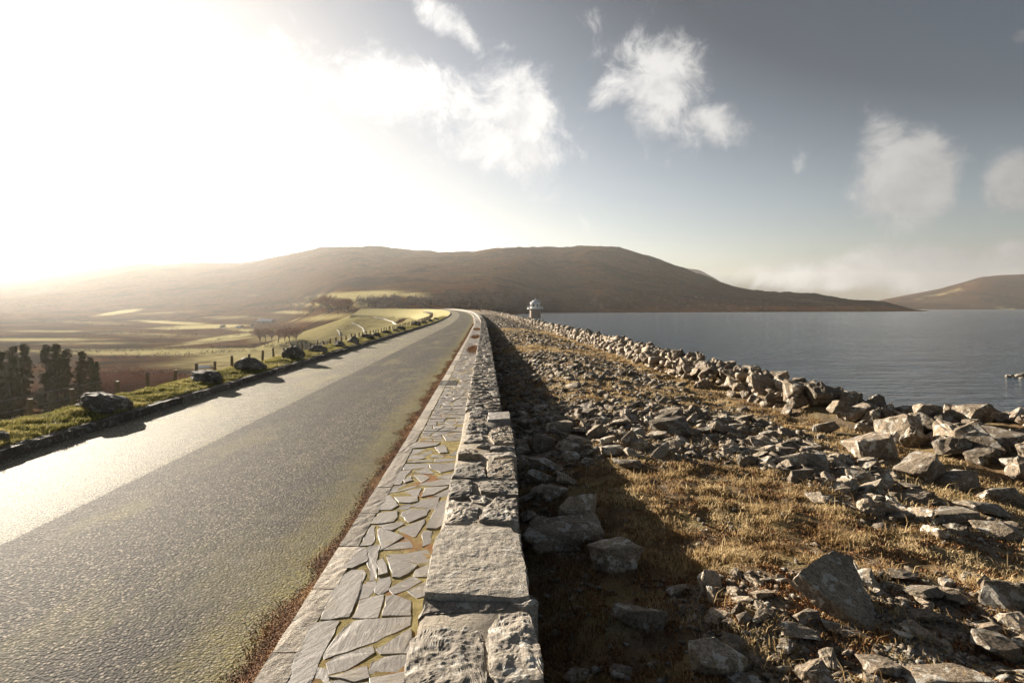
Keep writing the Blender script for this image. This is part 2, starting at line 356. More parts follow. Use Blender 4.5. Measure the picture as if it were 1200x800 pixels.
# ------------------------------------------------------------------ the line of the dam: foot of the right-hand kerb
ctrl = np.array([(-1.24, -14, 0), (-1.24, -7, 0), (-1.24, 0, 0), (-1.28, 10, 0), (-1.43, 24, 0), (-1.67, 43, 0), (-2.34, 80, 0), (-3.9, 123, .2), (-6.0, 160, .5), (-9.2, 195, .9),
                 (-15.6, 228, 1.35), (-24, 244, 1.5), (-44, 257, 1.65), (-80, 266, 1.75), (-130, 272, 1.8), (-190, 276, 1.8)], float)
def catmull(pts, n=24):
    o = []
    for i in range(1, len(pts)-2):
        p0, p1, p2, p3 = pts[i-1:i+3]
        for k in range(n):
            t = k/n; o.append(.5*(2*p1+(p2-p0)*t+(2*p0-5*p1+4*p2-p3)*t*t+(3*p1-p0-3*p2+p3)*t**3))
    return np.array(o+[pts[-2]])
_c = catmull(ctrl); _len = np.concatenate([[0], np.cumsum(np.hypot(*np.diff(_c[:, :2], axis=0).T))])
U0 = np.interp(0, _c[:, 1][:60], _len[:60]); UU = _len-U0        # u = distance along the dam from the camera
def frame(u):
    u = np.asarray(u, float); e = .4
    p = np.stack([np.interp(u, UU, _c[:, k]) for k in range(3)], -1)
    a = np.stack([np.interp(u-e, UU, _c[:, k]) for k in range(2)], -1); b2 = np.stack([np.interp(u+e, UU, _c[:, k]) for k in range(2)], -1)
    d = b2-a; d = d/np.maximum(np.linalg.norm(d, axis=-1, keepdims=True), 1e-9)
    return p, np.stack([d[..., 1], -d[..., 0]], -1)               # point, unit vector to the right
def along(u, off, z):
    p, r = frame(u); return np.stack([p[..., 0]+r[..., 0]*off, p[..., 1]+r[..., 1]*off, p[..., 2]+z], -1)
_mono = _c[_c[:, 1] < 262]
def S(Y): return np.interp(Y, _mono[:, 1], _mono[:, 0])+1.24      # sideways drift of the dam at depth Y
def ZR(Y): return np.interp(Y, _mono[:, 1], _mono[:, 2])
def LW(u): return 5.45+.12*sstep(0, 28, u)                          # carriageway width
U_END = float(np.interp(58, -_c[:, 0], UU))

def u_samples(u0, u1, near=.25):
    o = [u0]
    while o[-1] < u1: o.append(o[-1]+max(near, abs(o[-1])*.02))
    o[-1] = u1; return np.array(o)
def sweep(name, us, prof, mat, smooth=True, attr=None):
    """prof(u) -> (offsets (n,k), heights (n,k)), rows along the dam; uv = (offset, u)"""
    off, z = prof(us[:, None]); off, z = np.broadcast_arrays(off, z); n, k = off.shape
    V = along(np.repeat(us[:, None], k, 1), off, z).reshape(-1, 3)
    me = np_mesh(name, V, grid_faces(n, k)[:, ::-1] if False else grid_faces(n, k), smooth, attr)
    uv = me.uv_layers.new(name='UVMap'); li = np.zeros(len(me.loops), np.int32); me.loops.foreach_get('vertex_index', li)
    uvv = np.stack([off.ravel(), np.repeat(us, k)], -1)[li]; uv.data.foreach_set('uv', uvv.astype(np.float32).ravel())
    me.materials.append(mat); return me

# ------------------------------------------------------------------ carriageway
us = u_samples(-8, U_END, .3)
def prof_road(u):
    f = np.linspace(0, 1, 9)[None, :]; off = -(LW(u)+.05)*(1-f)+.02*f
    return off, -.012*np.abs(f-.5)*2+.0*u
o = link('road', sweep('road', us, prof_road, M['road'])); tag(o, 'rough grey chip seal road running along the dam to the bend', 'road', kind='structure')
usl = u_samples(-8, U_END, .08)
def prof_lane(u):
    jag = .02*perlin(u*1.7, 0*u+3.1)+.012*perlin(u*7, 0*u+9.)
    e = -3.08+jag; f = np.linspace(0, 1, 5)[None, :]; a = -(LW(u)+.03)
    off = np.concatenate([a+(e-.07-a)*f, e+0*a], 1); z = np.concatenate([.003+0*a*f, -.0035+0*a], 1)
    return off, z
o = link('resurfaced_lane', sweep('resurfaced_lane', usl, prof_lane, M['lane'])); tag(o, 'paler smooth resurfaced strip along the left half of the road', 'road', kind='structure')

# ------------------------------------------------------------------ kerbs
def block_along(u0, u1, o0, o1, z0, z1, seed, rough=.012, nu=6, no=3, lean=0):
    """a stone between two lateral offsets, with uneven top and sides; world coordinates"""
    rr = np.random.default_rng(seed); vs = []; fs = []
    U = np.linspace(u0, u1, nu+1); O = np.linspace(o0, o1, no+1)
    top = np.zeros((nu+1, no+1, 3))
    for i, u in enumerate(U):
        for j, of in enumerate(O):
            ju = rr.normal(0, rough*.6) if 0 < i < nu else 0; jo = rr.normal(0, rough*.8)
            edge = (i in (0, nu)) or (j in (0, no))
            top[i, j] = along(u+ju, of+jo, z1+rr.normal(0, rough)-(rough*1.2 if edge else 0))
    idx = lambda i, j: i*(no+1)+j
    vs = [tuple(p) for p in top.reshape(-1, 3)]
    fs = [(idx(i, j), idx(i, j+1), idx(i+1, j+1), idx(i+1, j)) for i in range(nu) for j in range(no)]
    ring = [idx(0, j) for j in range(no+1)]+[idx(i, no) for i in range(1, nu+1)]+[idx(nu, j) for j in range(no-1, -1, -1)]+[idx(i, 0) for i in range(nu-1, 0, -1)]
    n0 = len(vs)
    for k in ring: vs.append((vs[k][0], vs[k][1], vs[k][2]-(z1-z0)))
    n = len(ring)
    for k in range(n):
        a, b2 = ring[k], ring[(k+1) % n]; fs.append((b2, a, n0+k, n0+(k+1) % n))
    return vs, fs
def join(parts):
    V = []; Fc = []
    for v, f in parts: k = len(V); V += v; Fc += [tuple(i+k for i in q) for q in f]
    return V, Fc

rk = tag(empty('stone_kerb', (-1.2, 3, 0)), 'pale granite kerb between the road moss and the slate paving', 'kerb', kind='thing')
joints = [1.0, 1.75, 2.45, 3.19, 3.91, 4.61, 5.36, 6.13, 7.6, 9.0]
while joints[-1] < 60: joints.append(joints[-1]+R.uniform(.75, 1.35))
far = []
for i, (a, b2) in enumerate(zip(joints[:-1], joints[1:])):
    v = block_along(a+.008, b2-.008, -.01, .155+R.uniform(-.01, .015), -.1, .125, 100+i, .002 if a < 15 else .002, 10 if a < 8 else 4, 4 if a < 8 else 2)
    if a < 26:
        link('kerb_stone', mesh('kerb_stone', *v), M['kerb_stone'], rk).matrix_parent_inverse = Matrix.Translation((1.2, -3, 0))
    else: far.append(v)
def prof_rk(u): return np.array([[-.01, 0.0, .14, .155]])+0*u, np.array([[-.1, .118, .12, .06]])+0*u
far_me = sweep('kerb_far', u_samples(joints[-1], U_END, .5), prof_rk, M['kerb_stone'], False)
v0 = [tuple(v.co) for v in far_me.vertices]; far.append((v0, [tuple(p.vertices) for p in far_me.polygons]))
ok = link('kerb_stones_beyond', mesh('kerb_far', *join(far)), M['kerb_stone'], rk); ok.matrix_parent_inverse = Matrix.Translation((1.2, -3, 0)); ok['kind'] = 'stuff'

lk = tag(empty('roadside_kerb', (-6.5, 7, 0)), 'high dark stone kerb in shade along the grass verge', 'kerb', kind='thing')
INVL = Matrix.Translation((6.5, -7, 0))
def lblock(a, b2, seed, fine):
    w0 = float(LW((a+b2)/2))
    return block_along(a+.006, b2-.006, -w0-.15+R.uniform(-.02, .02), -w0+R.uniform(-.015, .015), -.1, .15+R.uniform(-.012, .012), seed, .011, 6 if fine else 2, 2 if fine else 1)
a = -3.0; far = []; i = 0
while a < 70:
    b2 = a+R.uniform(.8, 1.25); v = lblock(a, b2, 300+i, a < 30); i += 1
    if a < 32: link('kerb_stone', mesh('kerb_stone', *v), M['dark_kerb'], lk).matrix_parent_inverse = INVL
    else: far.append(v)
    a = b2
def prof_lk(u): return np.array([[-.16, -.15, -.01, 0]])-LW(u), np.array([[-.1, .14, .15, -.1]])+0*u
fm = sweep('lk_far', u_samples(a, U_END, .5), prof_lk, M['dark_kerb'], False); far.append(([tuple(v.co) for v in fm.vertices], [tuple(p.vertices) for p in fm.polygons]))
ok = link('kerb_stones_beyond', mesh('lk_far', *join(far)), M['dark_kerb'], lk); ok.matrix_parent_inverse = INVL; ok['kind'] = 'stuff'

# ------------------------------------------------------------------ slate paving
PZ = .12
def polyprism(poly, z0, z1, rnd, rough=.006, bev=.005, cuts=0, ztop=None):
    """polygon (world xy) -> slab with chipped, slightly bevelled edge; returns verts, faces"""
    pts = []
    n = len(poly)
    for i in range(n):
        x0, y0 = poly[i]; x1, y1 = poly[(i+1) % n]; L = math.hypot(x1-x0, y1-y0); m = max(1, min(5, int(L/.06)))
        for k in range(m):
            t = k/m; jit = rough if k else rough*.5
            pts.append((x0+(x1-x0)*t+rnd.gauss(0, jit), y0+(y1-y0)*t+rnd.gauss(0, jit)))
    cx = sum(p[0] for p in pts)/len(pts); cy = sum(p[1] for p in pts)/len(pts); n = len(pts)
    tx, ty = rnd.gauss(0, .008), rnd.gauss(0, .008)
    def top(x, y): return z1+(x-cx)*tx+(y-cy)*ty
    vs = [(x, y, z0) for x, y in pts]+[(x, y, top(x, y)-bev) for x, y in pts]
    ins = []
    for x, y in pts:
        dx, dy = cx-x, cy-y; L = math.hypot(dx, dy)+1e-6; k = min(bev*1.2, L*.4); ins.append((x+dx/L*k, y+dy/L*k))
    vs += [(x, y, top(x, y)+rnd.gauss(0, rough*.25)) for x, y in ins]
    fs = [tuple(2*n+i for i in range(n))]
    for i in range(n):
        j = (i+1) % n; fs += [(i, j, n+j, n+i), (n+i, n+j, 2*n+j, 2*n+i)]
    return vs, fs
def area(p): return .5*sum(p[i][0]*p[(i+1) % len(p)][1]-p[(i+1) % len(p)][0]*p[i][1] for i in range(len(p)))
def shrink(poly, g):
    """move each edge inwards by g (convex-ish polygons)"""
    if area(poly) < 0: poly = poly[::-1]
    n = len(poly); out = []
    for i in range(n):
        p0, p1, p2 = [Vector(poly[(i+k) % n]) for k in (-1, 0, 1)]
        d1 = (p1-p0).normalized(); d2 = (p2-p1).normalized(); n1 = Vector((-d1.y, d1.x)); n2 = Vector((-d2.y, d2.x)); b = n1+n2
        if b.length < .3: b = n1
        b.normalize(); k = max(.45, b.dot(n1)); out.append(tuple(p1+b*(g/k)))
    return out
def split(poly, rnd, lim):
    A = abs(area(poly))
    if A < lim*rnd.uniform(.55, 1.7): return [poly]
    c = Vector((sum(p[0] for p in poly)/len(poly), sum(p[1] for p in poly)/len(poly)))
    cov = np.cov(np.array(poly).T); ev, evec = np.linalg.eigh(cov); ax = evec[:, 1]
    ang = math.atan2(ax[1], ax[0])+math.pi/2+rnd.gauss(0, .45); d = Vector((math.cos(ang), math.sin(ang))); nn = Vector((-d.y, d.x))
    c = c+Vector((ax[0], ax[1]))*rnd.gauss(0, .12)*math.sqrt(max(ev[1], 1e-9)); L = []; Rr = []
    for i in range(len(poly)):
        p = Vector(poly[i]); q = Vector(poly[(i+1) % len(poly)]); a = (p-c).dot(nn); b = (q-c).dot(nn)
        (L if a >= 0 else Rr).append(tuple(p))
        if a*b < 0: x = p+(q-p)*(a/(a-b)); L.append(tuple(x)); Rr.append(tuple(x))
    if len(L) < 3 or len(Rr) < 3: return [poly]
    return split(L, rnd, lim)+split(Rr, rnd, lim)

ZA = lambda p: (300+p[0]/6.6667, 680+p[1]/6.6667)
ZB = lambda p: (390+p[0]/8, 600+p[1]/8)
ZC = lambda p: (420+p[0]/8, 500+p[1]/8)
TR = [(lambda p: p, [(405.6, 672.5), (413, 668), (424.4, 667.9), (427, 672), (423, 682.5), (418, 699), (407.3, 722), (377, 725), (384, 702.5)]),
      (ZA, [(480, 335), (635, 322), (600, 410), (500, 590), (430, 760), (390, 880), (170, 880), (300, 640), (430, 370)]),
      (ZA, [(780, 310), (1200, 285), (1200, 345), (930, 470), (700, 550), (540, 600), (530, 580), (620, 450), (700, 370)]),
      (ZA, [(560, 650), (620, 600), (900, 520), (915, 560), (820, 620), (700, 690), (580, 720)]),
      (ZA, [(490, 680), (540, 690), (565, 760), (530, 880), (420, 880), (450, 760)]), (ZA, [(600, 750), (850, 672), (870, 750), (760, 785)]),
      (ZA, [(950, 540), (1200, 390), (1230, 560), (980, 565)]), (ZA, [(885, 700), (950, 600), (1220, 575), (1220, 695), (900, 720)]),
      (ZA, [(900, 770), (1220, 715), (1220, 900), (880, 900)]), (ZA, [(590, 800), (640, 790), (750, 815), (860, 805), (850, 900), (560, 900)]),
      (ZA, [(770, 285), (820, 155), (990, 115), (985, 150), (945, 280)]), (ZA, [(995, 270), (1025, 125), (1080, 115), (1200, 160), (1200, 265)]),
      (ZB, [(118, 520), (170, 450), (240, 335), (300, 335), (318, 370), (312, 460), (180, 522)]),
      (ZB, [(335, 330), (425, 312), (405, 440), (390, 630), (362, 635), (355, 540), (325, 470)]), (ZB, [(430, 455), (465, 440), (490, 490), (500, 570), (435, 588)]),
      (ZB, [(285, 660), (390, 645), (378, 735), (320, 790), (245, 808)]), (ZB, [(400, 755), (400, 690), (440, 610), (530, 600), (535, 650), (500, 730), (440, 768)]),
      (ZB, [(535, 715), (640, 655), (760, 600), (820, 640), (700, 715), (575, 760)]), (ZB, [(715, 735), (830, 680), (905, 640), (890, 770), (800, 795)]),
      (ZB, [(515, 420), (545, 415), (780, 495), (700, 570), (620, 608), (570, 605)]), (ZB, [(520, 398), (950, 345), (920, 450), (840, 480), (640, 430)]),
      (ZB, [(760, 580), (790, 540), (905, 480), (900, 600), (770, 598)]), (ZB, [(430, 160), (450, 150), (650, 228), (600, 265), (450, 350)]),
      (ZB, [(490, 345), (680, 248), (750, 290), (740, 325), (620, 340)]), (ZB, [(440, 125), (640, 90), (655, 110), (550, 168), (470, 140)]),
      (ZB, [(610, 160), (850, 70), (855, 95), (770, 225), (735, 220)]), (ZB, [(845, 205), (860, 175), (920, 180), (905, 290), (850, 315)]),
      (ZB, [(265, 310), (370, 125), (385, 130), (375, 280), (345, 305)]), (ZB, [(360, 105), (440, 10), (600, -10), (600, 45), (560, 85), (420, 105)]),
      (ZB, [(645, 30), (660, 0), (720, -25), (900, -25), (870, 25), (720, 90)]),
      (lambda p: p, [(500.6, 616), (516, 587.5), (527, 584), (524, 612.5), (510, 619), (501, 619)]),
      (ZC, [(210, 775), (270, 640), (295, 645), (370, 735), (300, 775)]), (ZC, [(345, 660), (550, 650), (550, 695), (480, 712), (385, 705)]),
      (ZC, [(280, 620), (320, 565), (520, 520), (535, 555), (480, 580)]), (ZC, [(330, 635), (480, 590), (585, 575), (565, 640)]), (ZC, [(600, 650), (630, 570), (830, 560), (700, 630)]),
      (ZC, [(715, 645), (860, 575), (860, 665)]), (ZC, [(495, 745), (600, 680), (750, 660), (745, 720), (710, 765)]), (ZC, [(330, 540), (400, 415), (490, 405), (430, 480), (380, 540)]),
      (ZC, [(425, 370), (440, 350), (655, 345), (650, 375), (500, 395), (430, 400)]), (ZC, [(670, 350), (910, 340), (895, 395), (775, 425), (680, 385)]),
      (ZC, [(465, 335), (510, 320), (690, 308), (690, 325)]), (ZC, [(720, 300), (925, 293), (920, 315), (720, 325)]), (ZC, [(530, 420), (640, 385), (705, 440), (600, 435)]),
      (ZC, [(520, 450), (600, 445), (665, 475), (590, 515)]), (ZC, [(740, 480), (800, 450), (880, 440), (880, 480)]), (ZC, [(570, 545), (640, 515), (875, 485), (870, 540), (700, 553)]),
      (ZC, [(465, 305), (490, 265), (560, 268), (625, 290), (560, 303)]), (ZC, [(495, 255), (520, 210), (630, 210), (560, 245)]), (ZC, [(580, 260), (690, 220), (680, 250), (620, 272)]),
      (ZC, [(680, 285), (700, 260), (790, 270), (800, 280)]), (ZC, [(720, 190), (800, 170), (835, 240), (770, 245)]), (ZC, [(515, 200), (545, 145), (760, 150), (720, 175), (600, 195)]),
      (ZC, [(865, 265), (900, 230), (955, 210), (940, 270)]), (ZC, [(430, 500), (480, 460), (500, 500), (440, 520)]),
      (ZC, [(380, 770), (420, 740), (480, 725), (500, 735), (460, 765)])]
pav = tag(empty('footway', (-.8, 3, 0)), 'crazy paving footway of slate with mossy joints beside the parapet', 'footway', kind='structure')
INVP = Matrix.Translation((.8, -3, 0))
def prof_pav(u): return np.array([[.14, .5, .9]])+0*u, np.array([[PZ-.003]*3])+0*u
ob = link('mossy_joint', sweep('mossy_joint', u_samples(-8, U_END, .3), prof_pav, M['mortar']), None, pav); ob.matrix_parent_inverse = INVP
npieces = 0
for fnz, poly in TR:
    pw = shrink([P(*fnz(p), PZ) for p in poly], -.011)
    v = polyprism(pw, PZ-.05, PZ+R.uniform(-.003, .006), R, .005, .003)
    link('paving_stone', mesh('paving_stone', *v), M['slate'], pav).matrix_parent_inverse = INVP; npieces += 1
GR_Y = 14.7
patches = [(25.0, 28.6, .45, .85), (36.5, 40, .35, .85), (50, 55, .3, .85)]           # brown growth over the paving
far = []; rp = random.Random(3)
def strip_chunk(y0, y1, lim):
    m = .0
    return [(.175, y0+rp.uniform(-m, m)), (.85, y0+rp.uniform(-m, m)), (.85, y1), (.175, y1)]
chunks = [(-4.0, -2.6), (-2.6, -1.2), (-1.2, 0.2), (.2, 1.5), (1.5, 2.72)]
yy = 8.27
while yy < 90: chunks.append((yy, yy+1.4)); yy += 1.4
for (y0, y1) in chunks:
    for q in split(strip_chunk(y0, y1, 0), rp, .055 if y0 < 30 else .09):
        g = shrink(q, (.008 if y0 < 16 else .014)+rp.uniform(0, .008))
        if abs(area(g)) < .004: continue
        cy_ = sum(p[1] for p in g)/len(g); cx_ = sum(p[0] for p in g)/len(g)
        if any(((cy_-(p0+p1)/2)/((p1-p0)*.5))**2+((cx_-(a0+a1)/2)/((a1-a0)*.55))**2 < 1 for p0, p1, a0, a1 in patches) or (abs(cy_-GR_Y) < .42 and cx_ < .46): continue
        gw = [tuple(along(p[1], p[0], 0)[:2]) for p in g]
        if area(gw) < 0: gw = gw[::-1]
        zz = float(frame(cy_)[0][2])
        v = polyprism(gw, PZ-.05+zz, PZ+zz+rp.uniform(-.003, .007), rp, .005, .003)
        if 2.7 < cy_ < 21 and npieces < 300:
            link('paving_stone', mesh('paving_stone', *v), M['slate'], pav).matrix_parent_inverse = INVP; npieces += 1
        else: far.append(v)
def prof_pf(u): return np.array([[.17, .5, .86]])+0*u, np.array([[PZ]*3])+0*u
fm = sweep('pf', u_samples(90, U_END, .6), prof_pf, M['slate']); far.append(([tuple(v.co) for v in fm.vertices], [tuple(p.vertices) for p in fm.polygons]))
ob = link('paving_stones_beyond', mesh('paving_far', *join(far)), M['slate'], pav); ob.matrix_parent_inverse = INVP; ob['kind'] = 'stuff'

# drain grate in the paving
gx = along(GR_Y, .2, 0); dg = tag(empty('drain_grate', (gx[0], gx[1], PZ-.018)), 'iron drain grate set across the kerb edge of the paving', 'drain grate')
def box(cx, cy, cz, sx, sy, sz):
    v = [(cx+a*sx/2, cy+b*sy/2, cz+c*sz/2) for c in (-1, 1) for b in (-1, 1) for a in (-1, 1)]
    return v, [(0, 2, 3, 1), (4, 5, 7, 6), (0, 1, 5, 4), (2, 6, 7, 3), (1, 3, 7, 5), (0, 4, 6, 2)]
link('frame', mesh('frame', *join([box(-.2, 0, .004, .03, .78, .05), box(.2, 0, .004, .03, .78, .05), box(0, -.375, .004, .37, .03, .05), box(0, .375, .004, .37, .03, .05)])), M['iron'], dg)
gb = mesh('bar', *box(0, 0, .004, .022, .72, .04))
for k in range(8): link('bar', gb, M['iron'], dg, (-.155+k*.0443, 0, 0))

# ------------------------------------------------------------------ parapet
WZ = .47
par = tag(empty('parapet_wall', (-.1, 3, 0)), 'low rubble stone parapet wall with a rough mortared top', 'wall', kind='thing'); INVW = Matrix.Translation((.1, -3, 0))
WO0, WO1 = .85, 1.45                                     # lateral offsets of the wall faces
usw = u_samples(-8, U_END, .06)
def prof_wall(u):
    j = .012*fbm(u*3, u*0+1.3, 3); j2 = .02*fbm(u*2.3, u*0+7.3, 3); zt = WZ-.035+.010*fbm(u*4, u*0+4.4, 3)
    return np.concatenate([WO0+.012+0*u, WO0+.014+j, WO0+.02+j, WO0+.05+j, WO0+.3+0*u, WO1-.06+j2, WO1-.02+j2, WO1+.04+j2], 1), np.concatenate([.06+0*u, .24+0*u, zt-.03, zt+0*u, zt+.01, zt+0*u, zt-.05, -.7+0*u], 1)
ob = link('mortar_core', sweep('mortar_core', usw, prof_wall, M['lime'], False), None, par); ob.matrix_parent_inverse = INVW
def capstone(poly, z0, z1, seed, rough, dome, res=.035, tilt=None):
    """rough stone: outline filled with a grid that is broken up by noise"""
    rnd = random.Random(seed); n = len(poly)
    if area(poly) < 0: poly = poly[::-1]; n = len(poly)
    pts = []
    for i in range(n):
        x0, y0 = poly[i]; x1, y1 = poly[(i+1) % n]; L = math.hypot(x1-x0, y1-y0); m = max(1, int(round(L/(res*1.3))))
        for k in range(m): t = k/m; pts.append((x0+(x1-x0)*t, y0+(y1-y0)*t))
    cx = sum(p[0] for p in pts)/len(pts); cy = sum(p[1] for p in pts)/len(pts); N = len(pts)
    rmax = max(math.hypot(p[0]-cx, p[1]-cy) for p in pts); rings = max(3, int(rmax/res))
    sx, sy = rnd.uniform(0, 90), rnd.uniform(0, 90); tx, ty = (rnd.gauss(0, .05), rnd.gauss(0, .05)) if tilt is None else tilt
    fr = [1.0, 1.0, .955]+[1-(k+1)/rings*.96 for k in range(rings)]; A = np.array(pts); f = np.array(fr)[:, None]; li = np.arange(len(fr))[:, None]
    PX, PY = cx+(A[None, :, 0]-cx)*f, cy+(A[None, :, 1]-cy)*f
    z = z1-dome*(f**4)+rough*fbm(PX*7+sx, PY*7+sy, 4, .6)+rough*.35*fbm(PX*24+sy, PY*24+sx, 2)+(PX-cx)*tx+(PY-cy)*ty
    z = np.where(li == 0, z0, np.where(li == 1, z1-.035-dome*.8, z)); k = np.where(li < 3, max(.6*rough, .013), 0)
    V = np.stack([PX+k*fbm(PX*9+sx+z*20, PY*9+30, 3), PY+k*fbm(PX*9+50, PY*9+sy+z*20, 3), z], -1).reshape(-1, 3).tolist()
    Fc = []
    for li in range(len(fr)-1):
        for i in range(N): j = (i+1) % N; Fc.append((li*N+i, li*N+j, (li+1)*N+j, (li+1)*N+i))
    Fc.append(tuple((len(fr)-1)*N+i for i in range(N)))
    return V, Fc
Z1 = lambda p: (300+p[0]/3.3333, 560+p[1]/3.3333)
ZD = lambda p: (470+p[0]/6.6667, 590+p[1]/6.6667)
ZE = lambda p: (500+p[0]/5.714, 480+p[1]/5.714)
CAPS = [(Z1, [(590, 690), (610, 600), (680, 530), (780, 505), (870, 560), (890, 640), (900, 800), (905, 900), (560, 900)], WZ-.005, .010, .016, 'granite'),
        (Z1, [(905, 575), (950, 520), (1060, 500), (1090, 580), (1120, 700), (1125, 780), (950, 800), (910, 760)], WZ-.005, .010, .016, 'granite'),
        (Z1, [(950, 815), (1125, 800), (1145, 920), (940, 920)], WZ-.03, .025, .03, 'granite'),
        (Z1, [(1005, 490), (1095, 470), (1100, 490), (1050, 500)], WZ-.015, .01, .01, 'granite'),
        (Z1, [(640, 520), (660, 480), (990, 478), (960, 505), (880, 520), (700, 515)], WZ-.014, .008, .008, 'granite'),
        (ZD, [(340, 165), (850, 140), (880, 180), (920, 200), (960, 430), (1005, 700), (900, 720), (180, 725), (210, 560), (260, 290)], WZ+.006, .004, .006, 'slab_granite')]
for pl in ([(350, 735), (380, 650), (470, 570), (600, 580), (610, 730), (560, 745)], [(130, 750), (135, 620), (160, 605), (300, 610), (350, 650), (330, 745)], [(290, 575), (400, 570), (390, 620), (310, 605)],
           [(150, 585), (160, 450), (300, 455), (305, 520), (290, 570)], [(345, 495), (390, 460), (600, 455), (610, 570), (480, 560), (360, 545)], [(170, 440), (200, 350), (380, 340), (395, 440), (330, 452)],
           [(405, 440), (405, 345), (580, 330), (595, 440)], [(215, 310), (240, 225), (310, 230), (355, 320)], [(380, 290), (420, 270), (590, 268), (600, 310), (450, 325)], [(430, 245), (585, 235), (590, 262), (425, 263)],
           [(250, 210), (260, 155), (370, 160), (380, 205)], [(340, 235), (365, 215), (410, 220), (400, 238)], [(410, 170), (430, 120), (560, 90), (580, 180), (580, 225), (450, 220)], [(265, 145), (275, 88), (390, 88), (415, 112), (400, 145)],
           [(275, 75), (280, 58), (390, 58), (390, 78)], [(285, 50), (290, 5), (400, 0), (405, 45)]):
    CAPS.append((ZE, pl, WZ+R.uniform(-.008, .012), R.uniform(.009, .017), R.uniform(.008, .016), R.choice(['granite', 'rubble', 'granite'])))
CAPS.append((ZE, [(410, 65), (415, 10), (550, 8), (558, 65)], WZ+.01, .005, .004, 'slate'))
ncap = 0
for i, (fz, pl, z1, ro, dm, mt) in enumerate(CAPS):
    pw = shrink([P(*fz(p), z1) for p in pl], -.006)
    me = mesh('cap_stone', *capstone(pw, .2, z1, 900+i, ro, dm, .02 if i < 8 else .03)); link('cap_stone', me, M[mt], par).matrix_parent_inverse = INVW; ncap += 1
far = []; rc = random.Random(21)
chunks = [(-4.5, -2.5), (-2.5, -.8), (-.8, .9), (.9, 2.36)]; yy = 8.95
while yy < 95: chunks.append((yy, yy+1.5)); yy += 1.5
for (y0, y1) in chunks:
    for q in split([(WO0, y0), (WO1, y0), (WO1, y1), (WO0, y1)], rc, .055 if y0 < 30 else .075):
        g = shrink(q, .004+rc.uniform(0, .008))
        if abs(area(g)) < .004: continue
        gw = [tuple(along(p[1], p[0], 0)[:2]) for p in g]; cy_ = sum(p[1] for p in g)/len(g); zz = float(frame(cy_)[0][2])
        near = 2 < cy_ < 30 and ncap < 300; z1 = WZ+zz+rc.uniform(-.018, .014)
        v = capstone(gw, z1-.2, z1, rc.randint(0, 99999), rc.uniform(.009, .018), rc.uniform(.008, .016), .05 if cy_ < 16 else .09)
        if near: link('cap_stone', mesh('cap_stone', *v), M[rc.choice(['granite', 'granite', 'rubble'])], par).matrix_parent_inverse = INVW; ncap += 1
        else: far.append(v)
def prof_wf(u): return np.array([[WO0, WO0, WO0+.3, WO1, WO1]])+0*u, np.concatenate([.3+0*u, WZ+0*u, WZ+.02*perlin(u*2, 0*u), WZ+0*u, .2+0*u], 1)
fm = sweep('wf', u_samples(95, U_END, .6), prof_wf, M['granite'], False); far.append(([tuple(v.co) for v in fm.vertices], [tuple(p.vertices) for p in fm.polygons]))
ob = link('cap_stones_beyond', mesh('caps_far', *join(far)), M['granite'], par); ob.matrix_parent_inverse = INVW; ob['kind'] = 'stuff'
# face stones of the wall towards the rubble
ff = []; y = -3.
while y < 40:
    ln = rc.uniform(.25, .6); z = .36
    while z > -.5:
        hgt = rc.uniform(.14, .26); dd = rc.uniform(.0, .035)
        ff.append(block_along(y+.012, y+ln-.012, WO1-.06, WO1+.005+dd+.04*(.4-z)/.9, z-hgt+.012, z-.012, rc.randint(0, 9999), .012, 2, 1)); z -= hgt
    y += ln
ob = link('face_stones', mesh('face_stones', *join(ff)), M['rubble'], par); ob.matrix_parent_inverse = INVW; ob['kind'] = 'stuff'

# ------------------------------------------------------------------ ground on the water side
WATER = -2.5
def G(X, Y, fine=True):
    X = np.asarray(X, float); Y = np.asarray(Y, float); xr = X-S(Y)
    b1 = np.interp(xr, [-.5, .2, .6, 1.2, 1.8, 2.8, 3.8, 4.8, 6, 7.1, 7.6, 8.3, 9.2, 12, 16, 30], [-.36, -.34, -.22, -.12, -.05, -.03, -.08, -.22, -.36, -.42, -.12, -.05, -.5, -2.2, -4.6, -9])
    b2 = np.interp(xr, [-.5, .2, .6, 1.2, 1.8, 2.8, 3.8, 4.8, 6, 7.6, 8.6, 10, 14, 30, 60], [-.36, -.34, -.22, -.12, -.05, -.03, -.08, -.22, -.36, -.45, -.30, -.22, -.3, -.8, -3])
    k = sstep(11.0, 14.5, Y+.12*np.clip(xr-8, 0, 6)); b = b2*(1-k)+b1*k+ZR(Y)
    b = b+.07*fbm(X*.45, Y*.45, 3)+.035*fbm(X*1.7+9, Y*1.7, 3)
    if fine: b = b+.013*fbm(X*9, Y*9+4, 3)
    return b
def zone_rubble(X, Y):
    """0..1 how stony the ground is"""
    xr = X-S(Y)
    band = lambda a, b, s: sstep(a-s, a+s, Y)*(1-sstep(b-s, b+s, Y))
    d = band(8.0, 12.2, .7)+.9*band(17.5, 27, 1.5)+.9*band(31, 52, 2)+.8*band(58, 220, 4)+.28*band(12.2, 17.5, .6)
    d = d*(1-sstep(5.6, 6.6, xr))
    d = d+1.0*sstep(3.6, 4.4, xr)*(1-sstep(5.3, 6.0, xr+.1*(Y-6)))*band(5.6, 9.5, .6)
    d = d+.8*sstep(1.0, 1.8, xr)*band(2.2, 4.4, .35)+.3*band(4.2, 8, .5)*(1-sstep(.7, 1.1, xr))
    return np.clip(d*(.75+.5*fbm(X*.7+3, Y*.35+8, 2)), 0, 1)
ts = np.linspace(-.06, 1.75, 520); ys = np.concatenate([np.linspace(.6, 3.0, 30)[:-1], np.exp(np.linspace(math.log(3.0), math.log(262), 400))])
TT, YY = np.meshgrid(ts, ys)
